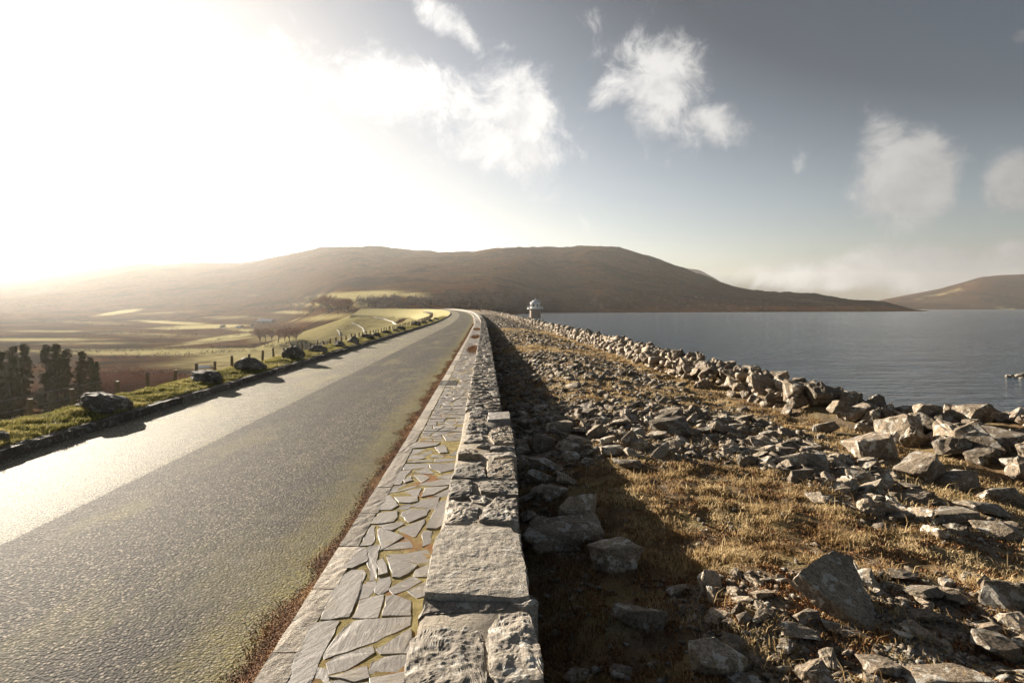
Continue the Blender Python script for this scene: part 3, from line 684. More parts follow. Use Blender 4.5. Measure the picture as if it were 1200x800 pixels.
XX = S(YY)+.18+np.linspace(0, 1, 520)[None, :]**1.45*(np.maximum(1.75*YY, 3.5)+16)
ZZ = G(XX, YY)
XR = XX-S(YY)
gm = np_mesh('dam_crest', np.stack([XX, YY, ZZ], -1).reshape(-1, 3), grid_faces(*XX.shape), True, {'gravel': np.clip(zone_rubble(XX, YY)*.9+.35*sstep(11.5, 13, YY)*(1-sstep(16, 18, YY))+.25*(fbm(XX, YY, 3) > .1), 0, 1).ravel()})
o = link('ground', gm, M['soil']); tag(o, 'stony brown ground between the parapet and the lake', 'ground', kind='structure')

# ------------------------------------------------------------------ valley, hills, lake bed: one surface in plan
COLS = [  # pixel column: (depth, height) pairs of the land seen in that direction; z given as ('z', value) or a pixel row
    (-500, [(30, 'z', -15), (500, 'z', -19), (900, 372), (1300, 356), (2200, 345), (2600, 352)]),
    (0,    [(30, 'z', -15), (450, 'z', -18), (700, 378), (1000, 364), (1600, 338), (2300, 326), (2700, 334)]),
    (180,  [(30, 'z', -15), (450, 'z', -18), (700, 376), (1000, 359), (1500, 326), (2100, 308), (2600, 320)]),
    (290,  [(30, 'z', -14), (200, 'z', -17), (450, 'z', -17), (700, 373), (1000, 352), (1500, 319), (2000, 306), (2600, 318)]),
    (340,  [(30, 'z', -12), (200, 'z', -15), (420, 384), (700, 368), (1000, 346), (1400, 312), (1900, 296), (2600, 310)]),
    (400,  [(30, 'z', -12), (180, 'z', -14), (240, 'z', -12), (300, 'z', -3), (340, 366), (420, 362), (520, 340), (640, 341), (900, 328), (1300, 303), (1800, 288), (2600, 300)]),
    (440,  [(30, 'z', -9), (180, 'z', -10), (235, 'z', -7), (262, 'z', 0), (320, 364), (400, 358), (500, 341), (640, 338), (900, 322), (1300, 302), (1700, 288), (2600, 300)]),
    (480,  [(30, 'z', -8), (180, 'z', -6), (262, 'z', .6), (300, 363), (400, 354), (520, 343), (700, 330), (1200, 305), (1700, 293), (2600, 300)]),
    (530,  [(30, 'z', -9), (180, 'z', -6), (262, 'z', .6), (300, 363), (400, 355), (700, 330), (1100, 308), (1600, 295), (2600, 300)]),
    (585,  [(30, 'z', -9), (200, 'z', -9), (262, 'z', -1.5), (310, 365), (420, 355), (700, 330), (1100, 304), (1500, 291), (2600, 300)]),
    (610,  [(30, 'z', -9), (330, 'z', -8), (430, 'z', -2.6), (470, 364), (700, 335), (1000, 307), (1500, 290), (2600, 300)]),
    (640,  [(30, 'z', -9), (430, 'z', -9), (515, 'z', -2.6), (560, 362), (800, 334), (1100, 306), (1500, 288.5), (2600, 300)]),
    (720,  [(30, 'z', -9), (500, 'z', -9), (555, 'z', -2.6), (620, 360), (900, 326), (1200, 302), (1500, 287), (2300, 305)]),
    (760,  [(30, 'z', -9), (520, 'z', -9), (590, 'z', -2.6), (660, 359), (950, 328), (1500, 297), (2300, 315)]),
    (860,  [(30, 'z', -9), (560, 'z', -9), (640, 'z', -2.6), (720, 360), (950, 348), (1400, 333), (2300, 350)]),
    (960,  [(30, 'z', -9), (600, 'z', -9), (690, 'z', -2.6), (760, 361), (950, 355), (1250, 345), (1700, 360), (1900, 'z', -9)]),
    (1030, [(30, 'z', -9), (640, 'z', -9), (740, 'z', -2.6), (800, 361.5), (900, 359), (1000, 352.5), (1300, 358), (1500, 'z', -9)]),
    (1085, [(30, 'z', -9), (700, 'z', -9), (790, 'z', -2.9), (850, 'z', -2.2), (900, 'z', -2.0), (950, 'z', -3), (1100, 'z', -9)]),
    (1150, [(30, 'z', -9), (2600, 'z', -9)]), (1900, [(30, 'z', -9), (2600, 'z', -9)])]
yl = np.exp(np.linspace(math.log(12), math.log(2700), 330))
cx_ = np.array([c[0] for c in COLS], float); prof = np.zeros((len(COLS), len(yl)))
for i, (cxp, pts) in enumerate(COLS):
    dz = [(p[0], p[2]) if p[1] == 'z' else (p[0], CAM_Z+(HY-p[1])/F*p[0]) for p in pts]
    d_ = np.array([p[0] for p in dz], float); z_ = np.array([p[1] for p in dz], float)
    prof[i] = np.interp(yl, d_, z_)
ker = np.array([1, 2, 3, 2, 1.]); ker /= ker.sum()
for i in range(len(COLS)): prof[i] = np.convolve(np.pad(prof[i], 2, 'edge'), ker, 'valid')
xp = np.linspace(-900, 1900, 900)
def smoothcol(vals, x):
    m = np.zeros(len(cx_))                                            # monotone-ish cubic through the columns
    d = np.diff(vals)/np.diff(cx_); m[1:-1] = np.where(d[1:]*d[:-1] > 0, (d[1:]+d[:-1])/2, 0); m[0], m[-1] = d[0], d[-1]
    i = np.clip(np.searchsorted(cx_, x)-1, 0, len(cx_)-2); h = cx_[i+1]-cx_[i]; t = np.clip((x-cx_[i])/h, 0, 1)
    return vals[i]*(1+2*t)*(1-t)**2+h*m[i]*t*(1-t)**2+vals[i+1]*t*t*(3-2*t)+h*m[i+1]*t*t*(t-1)
HH = np.stack([smoothcol(prof[:, k], xp) for k in range(len(yl))])
TX = (xp-HX)/F; GX = TX[None, :]*yl[:, None]; GY = np.repeat(yl[:, None], len(xp), 1)
rough_amp = np.clip((GY-330)/900, 0, 1)*np.clip((HH+1)/25, 0, 1)
HH = HH+rough_amp*(2.4*fbm(GX/42, GY/60, 4, .6)+5.0*fbm(GX/160, GY/260, 5, .55)+5.0*np.abs(fbm(GX/420+5, GY/600, 4)))-rough_amp*2.5
HH = HH+np.where(HH > WATER+.2, .5*fbm(GX/25, GY/25, 3), 0)*np.clip((GY-60)/100, 0, 1)
# the dam's grassed downstream face
lu = np.arange(-10, U_END, 1.0); lu = lu[frame(lu)[0][:, 0] > -52]; lp = along(lu, -LW(lu)-.15, 0*lu+.15)
def dam_face(X, Y):
    sh = np.shape(X); X = np.ravel(X); Y = np.ravel(Y); best = np.full(X.shape, 1e9); zb = np.zeros(X.shape); side = np.zeros(X.shape)
    _, rr = frame(lu)
    for k in range(len(lu)):
        dx = X-lp[k, 0]; dy = Y-lp[k, 1]; d = dx*dx+dy*dy; m = d < best
        best[m] = d[m]; zb[m] = lp[k, 2]; side[m] = -(dx[m]*rr[k, 0]+dy[m]*rr[k, 1])
    d = np.sqrt(best); z = zb-.02*np.minimum(d, 1.3)-np.clip(d-1.3, 0, None)*.34
    return np.where(side > 0, z, -50).reshape(sh), np.where(side > 0, d, 0).reshape(sh)
near_m = (GY < 420)&(TX[None, :] < .06)&(GX > -330)
DF = np.full(HH.shape, -60.0); DD = np.full(HH.shape, 999.0)
DF[near_m], DD[near_m] = dam_face(GX[near_m], GY[near_m])
isdam = DF > HH
under = np.where(DD < 11, -.35, 0); DFu = DF+under
HH2 = np.where(isdam, DFu, HH)
# under the road and to its right the land stays out of sight below
right_m = (GY < 262)&(GX > np.interp(GY, _mono[:, 1], _mono[:, 0])-LW(GY)-.3)&(GY < 250)
HH2 = np.where(right_m, np.minimum(HH2, -9), HH2)
pxx = HX+F*GX/GY; pyy = HY+F*(CAM_Z-HH2)/GY
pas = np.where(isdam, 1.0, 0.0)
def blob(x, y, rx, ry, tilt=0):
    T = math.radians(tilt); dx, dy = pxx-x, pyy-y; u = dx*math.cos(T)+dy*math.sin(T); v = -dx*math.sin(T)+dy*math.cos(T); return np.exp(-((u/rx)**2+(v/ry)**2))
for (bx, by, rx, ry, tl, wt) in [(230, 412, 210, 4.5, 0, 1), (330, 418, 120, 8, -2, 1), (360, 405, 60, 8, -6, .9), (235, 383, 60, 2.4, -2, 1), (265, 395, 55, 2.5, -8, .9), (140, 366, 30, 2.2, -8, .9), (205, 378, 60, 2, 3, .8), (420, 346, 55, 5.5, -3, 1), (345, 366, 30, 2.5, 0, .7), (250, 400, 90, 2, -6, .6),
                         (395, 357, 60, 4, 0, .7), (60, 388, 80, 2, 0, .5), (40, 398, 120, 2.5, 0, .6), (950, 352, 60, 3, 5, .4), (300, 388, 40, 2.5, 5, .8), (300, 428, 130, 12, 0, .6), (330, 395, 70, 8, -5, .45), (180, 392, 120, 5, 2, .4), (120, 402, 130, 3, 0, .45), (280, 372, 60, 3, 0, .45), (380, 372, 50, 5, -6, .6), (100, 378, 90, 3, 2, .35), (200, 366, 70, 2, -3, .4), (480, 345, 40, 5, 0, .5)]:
    pas = np.maximum(pas, wt*blob(bx, by, rx, ry, tl))  # fields bright from glancing sun, painted in as paler grass colour
keep = np.ones((len(yl)-1, len(xp)-1), bool)
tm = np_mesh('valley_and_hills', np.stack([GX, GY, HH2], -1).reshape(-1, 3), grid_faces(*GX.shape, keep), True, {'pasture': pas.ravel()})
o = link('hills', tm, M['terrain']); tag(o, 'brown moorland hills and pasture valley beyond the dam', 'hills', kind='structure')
def land_z(X, Y):
    """height of that surface at a point"""
    i = np.clip(np.searchsorted(yl, Y)-1, 0, len(yl)-2); x = HX+F*X/Y; j = int(np.clip((x-xp[0])/(xp[1]-xp[0]), 0, len(xp)-2))
    ty = (Y-yl[i])/(yl[i+1]-yl[i]); tx = (x-xp[j])/(xp[1]-xp[0])
    return float((HH2[i, j]*(1-tx)+HH2[i, j+1]*tx)*(1-ty)+(HH2[i+1, j]*(1-tx)+HH2[i+1, j+1]*tx)*ty)
_LY = 60*1.006**np.arange(640)
def land_hit(x, y, y0=150, y1=2500):
    """walk out along a line of sight until it meets the land"""
    t = (x-HX)/F; s = (HY-y)/F; Y = _LY[(_LY > y0)&(_LY < y1)]
    i = np.clip(np.searchsorted(yl, Y)-1, 0, len(yl)-2); fx = (x-xp[0])/(xp[1]-xp[0]); j = int(np.clip(fx, 0, len(xp)-2)); tx = fx-j; ty = (Y-yl[i])/(yl[i+1]-yl[i])
    z = (HH2[i, j]*(1-tx)+HH2[i, j+1]*tx)*(1-ty)+(HH2[i+1, j]*(1-tx)+HH2[i+1, j+1]*tx)*ty
    k = np.nonzero(CAM_Z+s*Y <= z)[0]
    return None if not len(k) else (float(t*Y[k[0]]), float(Y[k[0]]), float(z[k[0]]))

def far_ridge(name, pts, d0, d1, base, label, nx=160, amp=6):
    """a hill behind: skyline pixels at depth d1, its near foot at depth d0"""
    xs = np.linspace(pts[0][0], pts[-1][0], nx); sk = np.interp(xs, [p[0] for p in pts], [p[1] for p in pts]); rows = 40
    f = np.linspace(0, 1.5, rows)[:, None]; D = d0+(d1-d0)*f; X = (xs[None, :]-HX)/F*D
    ztop = CAM_Z+(HY-sk)[None, :]/F*d1; h = np.where(f <= 1, np.sin(np.clip(f, 0, 1)*math.pi/2)**1.2, 1-(f-1)*.8)
    Z = base+(ztop-base)*h+amp*fbm(X/300, D/500, 5)*np.sin(np.clip(f, 0, 1)*math.pi)**.5
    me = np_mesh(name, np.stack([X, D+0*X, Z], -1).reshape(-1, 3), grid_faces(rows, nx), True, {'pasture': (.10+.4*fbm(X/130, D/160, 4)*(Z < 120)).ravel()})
    o = link(name, me, M['terrain']); tag(o, label, 'hill', kind='structure')
far_ridge('far_hill', [(985, 366), (1025, 353), (1060, 346), (1100, 339), (1130, 331), (1150, 325), (1170, 323), (1200, 322), (1300, 319), (1450, 330), (1700, 350), (1900, 362)], 2000, 3000, -6, 'brown hill across the lake at the right edge')
far_ridge('distant_mountain', [(700, 350), (760, 322), (795, 314), (805, 314.5), (820, 317), (838, 326), (850, 334), (900, 350), (960, 364)], 2700, 3600, -6, 'pale blue mountain top showing behind the dark hill', 80, 10)

# lake
LK = [(4500, 10, WATER), (4500, 4300, WATER), (-300, 4300, WATER), (-60, 420, WATER), (-20, 262, WATER)]+[(float(S(y_))+9, y_, WATER) for y_ in (245, 228, 200, 160, 120, 80, 40, 10)]
o = link('lake', mesh('lake', LK, [tuple(range(len(LK)))]), M['water'])
tag(o, 'rippled grey blue lake filling the right side', 'lake', kind='structure')

# ------------------------------------------------------------------ grass verge left of the road, down the face of the dam
usv = u_samples(-8, U_END, .12)
kk = np.concatenate([np.linspace(.13, 2.2, 22), np.linspace(2.5, 13, 18)])[None, :]
def verge_z(u, d): return .14+.06*sstep(.2, .8, d)-.30*np.clip(d-1.05, 0, None)*sstep(.9, 1.8, d)-.04*np.clip(d-1.3, 0, None)+.035*fbm(u*1.3, d*1.3, 3)*sstep(.2, .5, d)-.25*sstep(9, 13, d)
def prof_verge(u): return -LW(u)-kk, verge_z(u+0*kk, kk+0*u)
o = link('verge', sweep('verge', usv, prof_verge, M['turf'])); tag(o, 'grassy verge and embankment left of the road', 'verge', kind='structure')
print('setting done', npieces, ncap)
#__PART2__
# ------------------------------------------------------------------ rocks
def hull_rock(seed, n=13, dims=(1, 1, 1), detail=0, box_=.55, noise=.05, cube=.6):
    """angular stone about 1 unit across standing on z=0..: convex hull of points, edges chipped, faces broken up when detail > 0"""
    rr = np.random.default_rng(seed); pts = []
    for _ in range(n):
        v = rr.normal(size=3); v /= np.linalg.norm(v); c = np.sign(v)*np.abs(v)**box_; c /= max(1e-6, np.max(np.abs(c))**cube); pts.append(c*rr.uniform(.82, 1.0))
    pts = np.array(pts); pts -= (pts.max(0)+pts.min(0))/2; pts /= (pts.max(0)-pts.min(0)); pts *= np.array(dims)
    bm = bmesh.new()
    for p in pts: bm.verts.new(p)
    r = bmesh.ops.convex_hull(bm, input=bm.verts)
    bmesh.ops.delete(bm, geom=[v for v in bm.verts if not v.link_faces], context='VERTS')
    bmesh.ops.dissolve_limit(bm, angle_limit=math.radians(14), verts=bm.verts, edges=bm.edges)
    if detail:
        bmesh.ops.bevel(bm, geom=list(bm.edges), offset=.03*min(dims), segments=1, affect='EDGES', profile=.5)
        bmesh.ops.triangulate(bm, faces=bm.faces)
        bmesh.ops.subdivide_edges(bm, edges=[e for e in bm.edges if e.calc_length() > .16], cuts=1 if detail == 1 else 3, use_grid_fill=True)
        bmesh.ops.triangulate(bm, faces=bm.faces)
        ca = np.array([v.co for v in bm.verts]); ox = rr.uniform(0, 50)
        d = noise*(.6*fbm(ca[:, 0]*3+ox+ca[:, 2]*2.1, ca[:, 1]*3+ca[:, 2]*2.7, 4, .6)+.25*np.abs(fbm(ca[:, 0]*2+ca[:, 2]*6+ox, ca[:, 1]*2-ca[:, 2]*5, 3)))
        bm.normal_update()
        for v, k in zip(bm.verts, d): v.co += v.normal*float(k)
    me = bm_mesh('rock', bm); return me
PROTO = [hull_rock(10+i, 10+i % 7, (1, R.uniform(.6, .95), R.uniform(.45, .8)), 0, R.uniform(.4, .75)) for i in range(26)]
PROTO1 = [hull_rock(50+i, 11+i % 6, (1, R.uniform(.6, .95), R.uniform(.5, .85)), 2, R.uniform(.4, .75), .10) for i in range(22)]
for me in PROTO: me.materials.append(M['rubble'])
PROTO_B = []
for me in PROTO1: c = me.copy(); c.materials.append(M['boulder']); PROTO_B.append(c)
for me in PROTO1: me.materials.append(M['rubble'])
_GY = 2.4*1.003**np.arange(1550)
def ground_at(x, y, gf=None):
    """where a line of sight meets the ground by the parapet"""
    t = (x-HX)/F; s = (HY-y)/F; k = np.nonzero(CAM_Z+s*_GY <= G(t*_GY, _GY, False))[0]; Y = float(_GY[k[0]] if len(k) else _GY[-1]); return t*Y, Y

# stones that can be told apart: pixel x, foot y, width, height (px), depth ratio, seed, yaw, tilt, material, label
BIG = [(660, 640, 94, 34, .55, 1, 5, 0, 'rubble', 'long flat topped grey block in the shade against the parapet', 'box'),
       (676, 611, 52, 40, .5, 2, 20, 0, 'rubble', 'pointed lichen spotted stone standing behind the long flat block', 'tri'),
       (722, 668, 58, 44, .8, 3, 40, 0, 'rubble', 'lumpy lichened stone with dead grass at the shadow edge', ''),
       (752, 738, 66, 34, .45, 4, -38, 0, 'rubble', 'half buried elongated stone lying in the shaded grass', ''),
       (840, 790, 62, 50, .8, 5, 30, 0, 'rubble', 'jagged pale stone cluster at the bottom edge of the picture', ''),
       (1184, 716, 44, 44, .9, 6, 30, 0, 'boulder', 'upright pale knobbly stone at the right edge of the picture', ''),
       (1176, 776, 54, 40, .8, 7, 15, 0, 'boulder', 'pale square faced stone low at the right edge', 'box'),
       (1116, 806, 100, 28, .5, 8, -8, 0, 'boulder', 'long flat pale slab cut by the bottom edge at right', 'box'),
       (1027, 536, 48, 32, .9, 9, 10, 0, 'boulder', 'cube shaped boulder alone on the grass strip below the bank', 'box'),
       (1087, 563, 46, 38, .8, 10, 38, 25, 'boulder', 'tall square stone tipped on its corner in the right hand rubble', 'box'),
       (940, 567, 36, 22, .6, 11, 15, 0, 'boulder', 'pale wedge shaped stone at the upper edge of the straw grass', 'tri'),
       (1042, 573, 26, 24, .5, 12, 30, 15, 'rubble', 'upright dark stone with one bright sunlit edge', 'tri'),
       (1128, 574, 46, 26, .7, 13, 20, 10, 'boulder', 'stone with a bright sunlit end beside the beam shaped stone', 'box'),
       (1178, 592, 46, 26, .5, 14, -12, 0, 'boulder', 'beam shaped stone with a bright flat top at the right', 'box'),
       (1075, 592, 30, 18, .7, 15, 10, 0, 'boulder', 'small pale angular stone below the tipped square stone', 'box'),
       (1121, 610, 52, 18, .7, 16, 5, 0, 'rubble', 'flat lichen mottled stone at the lower edge of the rubble', ''),
       (1162, 604, 58, 18, .6, 17, -5, 0, 'rubble', 'low dark slab just below the beam shaped stone', 'box'),
       (1184, 633, 52, 24, .7, 18, -25, 0, 'boulder', 'pale rounded stone at the right edge beside the green growth', ''),
       (741, 526, 20, 26, .3, 19, 50, 38, 'boulder', 'thin pale slab leaning upright in the middle of the rubble', 'box'),
       (750, 527, 22, 18, .7, 20, 10, 0, 'rubble', 'dark stone propping the thin leaning slab', ''),
       (794, 510, 56, 24, .7, 21, 8, 0, 'boulder', 'broad rounded boulder with a pale sunlit back amid the rubble', ''),
       (777, 537, 30, 22, .6, 22, 30, 0, 'rubble', 'dark wedge stone with a thin bright edge beside a grass tuft', 'tri'),
       (827, 526, 9, 14, .7, 23, 10, 0, 'boulder', 'small pale stone standing upright at the rubble edge', ''),
       (720, 535, 32, 16, .7, 24, 0, 0, 'rubble', 'dark slab with a rusty edge below the thin leaning slab', 'box'),
       (736, 549, 34, 14, .6, 25, -20, 0, 'boulder', 'pale flat stone at the tip of the wall shadow', ''),
       (637, 529, 26, 24, .8, 26, 20, 0, 'rubble', 'large shaded stone half way between parapet and rubble', ''),
       (655, 506, 32, 16, .7, 27, 0, 0, 'rubble', 'layered grey stone lying in the parapet shadow', 'box'),
       (697, 512, 24, 16, .7, 28, 20, 15, 'boulder', 'pale stone with a lit slanting top left of the leaning slab', ''),
       (712, 521, 22, 14, .7, 29, 40, 10, 'boulder', 'bright edged hollow stone close left of the leaning slab', ''),
       (613, 534, 20, 14, .8, 30, 20, 0, 'rubble', 'pale oval stone close to the parapet foot', ''),
       (640, 552, 40, 18, .7, 31, -10, 0, 'rubble', 'grey slab deep in the parapet shade above the grass', ''),
       (971, 509, 28, 18, .8, 32, 25, 0, 'boulder', 'round faced pale stone at the end of the grass strip', ''),
       (865, 514, 24, 12, .6, 33, -20, 12, 'boulder', 'triangular pale stone with a bright slanting top', 'tri'),
       (902, 515, 20, 12, .7, 34, 10, 0, 'boulder', 'pale blunt stone right of the triangular pale stone', ''),
       (924, 535, 26, 14, .7, 35, 0, 0, 'rubble', 'dark rounded stone above the pale wedge stone', ''),
       (1010, 566, 34, 18, .7, 36, 0, 0, 'rubble', 'dark boulder left of the bright edged upright stone', ''),
       (1113, 690, 18, 15, .8, 37, 0, 0, 'rubble', 'small grey stone above the pale stone on the gravel', ''),
       (1124, 710, 28, 18, .8, 38, 0, 0, 'boulder', 'pale stone in the gravel left of the knobbly edge stone', ''),
       (1036, 793, 44, 28, .9, 39, 30, 0, 'boulder', 'white jagged stone near the bottom right rubble', ''),
       (891, 727, 20, 20, .7, 40, 10, 0, 'rubble', 'small upright stone left of the large tilted slab', ''),
       (948, 730, 32, 22, .6, 41, 20, 0, 'rubble', 'dark stone tucked under the left edge of the tilted slab', ''),
       (866, 719, 20, 12, .4, 42, 50, 20, 'boulder', 'thin pale sliver of stone in the brown moss', ''),
       (897, 701, 32, 14, .6, 43, 25, 0, 'boulder', 'pale flake of stone at the near edge of straw grass', ''),
       (958, 806, 38, 36, .8, 44, 10, 0, 'boulder', 'white faced stone cut by the bottom edge', 'box'),
       (938, 750, 46, 18, .6, 45, 0, 0, 'rubble', 'low grey stone below the tilted slab', ''),
       (871, 806, 42, 20, .7, 46, 0, 0, 'rubble', 'dark flat stone at the bottom edge beside the jagged cluster', ''),
       (1055, 680, 60, 14, .5, 47, 20, 0, 'rubble', 'low stony outcrop in grass right of the tilted slab', ''),
       (797, 697, 30, 12, .6, 48, 20, 0, 'rubble', 'small grey stones embedded where the shade meets the moss', ''),
       (1000, 745, 60, 12, .4, 49, -30, 0, 'rubble', 'thin stone lying along the foot of the tilted slab', 'box'),
       (1085, 728, 40, 14, .4, 50, -40, 10, 'boulder', 'bright edged flake right of the tilted slab', 'box'),
       (1150, 740, 44, 10, .3, 51, -35, 15, 'boulder', 'long thin flake lit along its top at the right', 'box'),
       (905, 776, 24, 8, .5, 52, 0, 0, 'boulder', 'small flat bar of stone in the brown moss', 'box'),
       (680, 800, 40, 14, .6, 53, 0, 0, 'rubble', 'shaded stone at the bottom edge next to the parapet', ''),
       (735, 795, 36, 14, .7, 54, 10, 0, 'rubble', 'grey flat stone in dark grass at the bottom edge', '')]
HAND_XY = []
def place_big(rec):
    (x, y, wp, hp, dr, sd, yaw, tilt, mt, label, kind) = rec
    X, Y = ground_at(x, min(y, 799+8), lambda a, b: G(a, b, False)); W = wp*Y/F; D = W*dr; H = max(hp*Y/F-.5*D*CAM_Z/Y, .35*hp*Y/F)*.92
    if kind == 'box': me = hull_rock(500+sd, 15, (1, 1, 1), 2, .4, .07)
    elif kind == 'tri': me = hull_rock(500+sd, 7, (1, 1, 1), 2, .8, .045)
    else: me = hull_rock(500+sd, 13, (1, 1, 1), 2, .55, .07)
    me.materials.append(M[mt]); bury = .14 if tilt == 0 else .2
    zc = float(G(X, Y, False))+H*(.5-bury)
    o = link('rock', me, None, None, (X, Y+D*.3, zc), (math.radians(R.uniform(-9, 9)), math.radians(-tilt+R.uniform(-7, 7)), math.radians(yaw*.5)), (W, D, H*1.12))
    tag(o, label, 'rock', 'large stones in the rubble'); HAND_XY.append((X, Y+D*.3, max(W, D)*.55))
for rec in BIG: place_big(rec)
# the large tilted slab: outline read off at its own tilted plane, 9 cm thick
def tilted_slab():
    c = [(937, 672), (950, 660), (976, 645), (998, 652), (1004, 668), (1018, 698), (1025, 712), (1024, 741), (1005, 727), (970, 701)]
    gx, gy = ground_at(1015, 742, lambda a, b: G(a, b, False)); g2 = ground_at(955, 672, lambda a, b: G(a, b, False))
    nrm = Vector((.30, -.45, .84)).normalized(); p0 = Vector((gx, gy, float(G(gx, gy, False))+.02)); eye = Vector((0, 0, CAM_Z)); top = []
    for (x, y) in c:
        d = Vector(((x-HX)/F, 1, (HY-y)/F)); k = (p0-eye).dot(nrm)/d.dot(nrm); top.append(eye+d*k)
    bm = bmesh.new(); vt = [bm.verts.new(p) for p in top]; f = bm.faces.new(vt)
    r = bmesh.ops.extrude_face_region(bm, geom=[f]); ev = [e for e in r['geom'] if isinstance(e, bmesh.types.BMVert)]
    for v in ev: v.co -= nrm*.11
    bmesh.ops.recalc_face_normals(bm, faces=bm.faces); bmesh.ops.triangulate(bm, faces=bm.faces); bmesh.ops.subdivide_edges(bm, edges=bm.edges, cuts=4, use_grid_fill=True); bm.normal_update()
    ca = np.array([v.co for v in bm.verts]); d = .012*fbm(ca[:, 0]*6+ca[:, 2]*7, ca[:, 1]*6+ca[:, 2]*5, 4, .6)
    for v, k in zip(bm.verts, d): v.co += v.normal*float(k)
    c0 = sum((v.co for v in bm.verts), Vector())/len(bm.verts)
    for v in bm.verts: v.co -= c0
    o = link('rock', bm_mesh('slab', bm), M['rubble'], None, c0); tag(o, 'large dark tilted slab with a bright lit left edge in the grass', 'rock', 'large stones in the rubble'); HAND_XY.append((c0.x, c0.y, .35))
tilted_slab()

# loose stones of the rubble: the nearest ones singly, the rest as one spread
rr = np.random.default_rng(77); cand = []
NC = 110000; Yc = np.exp(rr.uniform(math.log(2.9), math.log(150), NC)); Xc = rr.uniform(.3, 6.4, NC)+S(Yc); zr = zone_rubble(Xc, Yc)
sz = np.clip(rr.lognormal(math.log(.058), .7, NC), .03, .30)*np.where(Yc < 5, .8, 1.25); okc = (Xc/Yc*F+HX < 1260)&(rr.random(NC) < zr**1.3)
for (a_, b_, c_) in HAND_XY: okc &= (Xc-a_)**2+(Yc-b_)**2 > (c_+sz*.4)**2
cand = [(sz[i]/Yc[i], Xc[i], Yc[i], sz[i]) for i in np.nonzero(okc)[0]]
cell = {}
keep_r = []
for c in sorted(cand, key=lambda c: -c[3]):
    k = (int(c[1]/.6), int(c[2]/.6)); ok_ = True
    for i in (-1, 0, 1):
        for j in (-1, 0, 1):
            for q in cell.get((k[0]+i, k[1]+j), ()):
                if (q[1]-c[1])**2+(q[2]-c[2])**2 < (.31*(q[3]+c[3]))**2: ok_ = False
    if ok_: cell.setdefault(k, []).append(c); keep_r.append(c)
keep_r.sort(key=lambda c: -c[0])
n_single = 300-len(BIG)-1
def rock_tm(X, Y, s):
    e = Euler((rr.uniform(-.5, .5), rr.uniform(-.5, .5), rr.uniform(0, 6.28)))
    sc = Vector((s*rr.uniform(.8, 1.25), s*rr.uniform(.7, 1.2), s*rr.uniform(.4, .8)))
    return Matrix.LocRotScale(Vector((X, Y, float(G(X, Y, False))+s*rr.uniform(-.03, .11))), e, sc)
for c in keep_r[:n_single]:
    o = link('rock', PROTO1[rr.integers(len(PROTO1))]); o.matrix_world = rock_tm(c[1], c[2], c[3])
    xr_ = c[1]-float(S(c[2]))
    if xr_ < 1.6: lg = ('loose angular stone lying in the dark shadow of the parapet', 'loose stones in the parapet shadow')
    elif c[2] < 5.2: lg = ('loose angular stone in the rubble around the tilted slab', 'loose stones in the near rubble')
    elif c[2] < 9 and xr_ > 3.4: lg = ('loose angular stone in the rubble between straw grass and boulder bank', 'loose stones in the right hand rubble')
    elif c[2] < 13: lg = ('loose sunlit stone in the rubble band just beyond the straw grass', 'loose stones in the middle rubble band')
    else: lg = ('small loose stone in the far rubble towards the bend', 'loose stones in the far rubble')
    tag(o, lg[0], 'rock', lg[1])
def spread(name, items, protos, mat):
    """many placed copies of small meshes written into one mesh"""
    Vs = []; Fs = []; base = 0; cache = []
    for me in protos:
        v = np.array([q.co for q in me.vertices]); me.calc_loop_triangles(); f = np.array([t.vertices for t in me.loop_triangles]); cache.append((v, f))
    for mw, k in items:
        v, f = cache[k]; m4 = np.array(mw); Vs.append(v@m4[:3, :3].T+m4[:3, 3]); Fs.append(f+base); base += len(v)
    me = np_mesh(name, np.concatenate(Vs), np.concatenate(Fs)); me.materials.append(mat); return me
items = [(rock_tm(c[1], c[2], c[3]), int(rr.integers(len(PROTO)))) for c in keep_r[n_single:]]
# small gravel and chips
NC = 60000; Yc = np.exp(rr.uniform(math.log(2.8), math.log(45), NC)); Xc = rr.uniform(.25, 7.0, NC)+S(Yc); zr = zone_rubble(Xc, Yc)
okc = (Xc/Yc*F+HX < 1250)&(rr.random(NC) < .9*zr+.5*((Yc > 12)&(Yc < 17.5))+.06); szc = np.clip(rr.lognormal(math.log(.03), .5, NC), .012, .09)
for i in np.nonzero(okc)[0][:20000]: items.append((rock_tm(Xc[i], Yc[i], szc[i]), int(rr.integers(len(PROTO)))))
print('loose', len(cand), len(keep_r), len(items))
o = link('rubble', spread('rubble', items, PROTO, M['rubble'])); tag(o, 'small broken stones and chips covering the ground by the parapet', 'rubble', kind='stuff')

# ------------------------------------------------------------------ bank of boulders along the water
bank = tag(empty('boulder_bank', (7.4, 14, -.3)), 'bank of piled boulders between the rubble and the lake', 'stone bank'); INVB = Matrix.Translation((-7.4, -14, .3))
bl = []
def add_b(X, Y, z, s): bl.append((X, Y, z, s))
Y = 13.2
while Y < 215:
    st = .33 if Y < 60 else .5
    for (xr, z, sp) in ((7.0, -.36, .75), (7.2, -.14, .85), (7.45, .04, .9), (7.8, .13, .95), (8.2, .06, .95), (8.7, -.12, .9), (9.6, -.45, .9), (10.4, -.95, 1.0), (11.3, -1.55, 1.0)):
        if Y > 60 and xr > 8.5: continue
        if rr.random() < .1: continue
        s = float(np.clip(rr.lognormal(math.log(.43*sp), .3), .2, .72))
        add_b(xr+float(S(Y))+rr.normal(0, .1), Y+rr.normal(0, .16), z+float(ZR(Y))+rr.normal(0, .06), s)
    Y += st
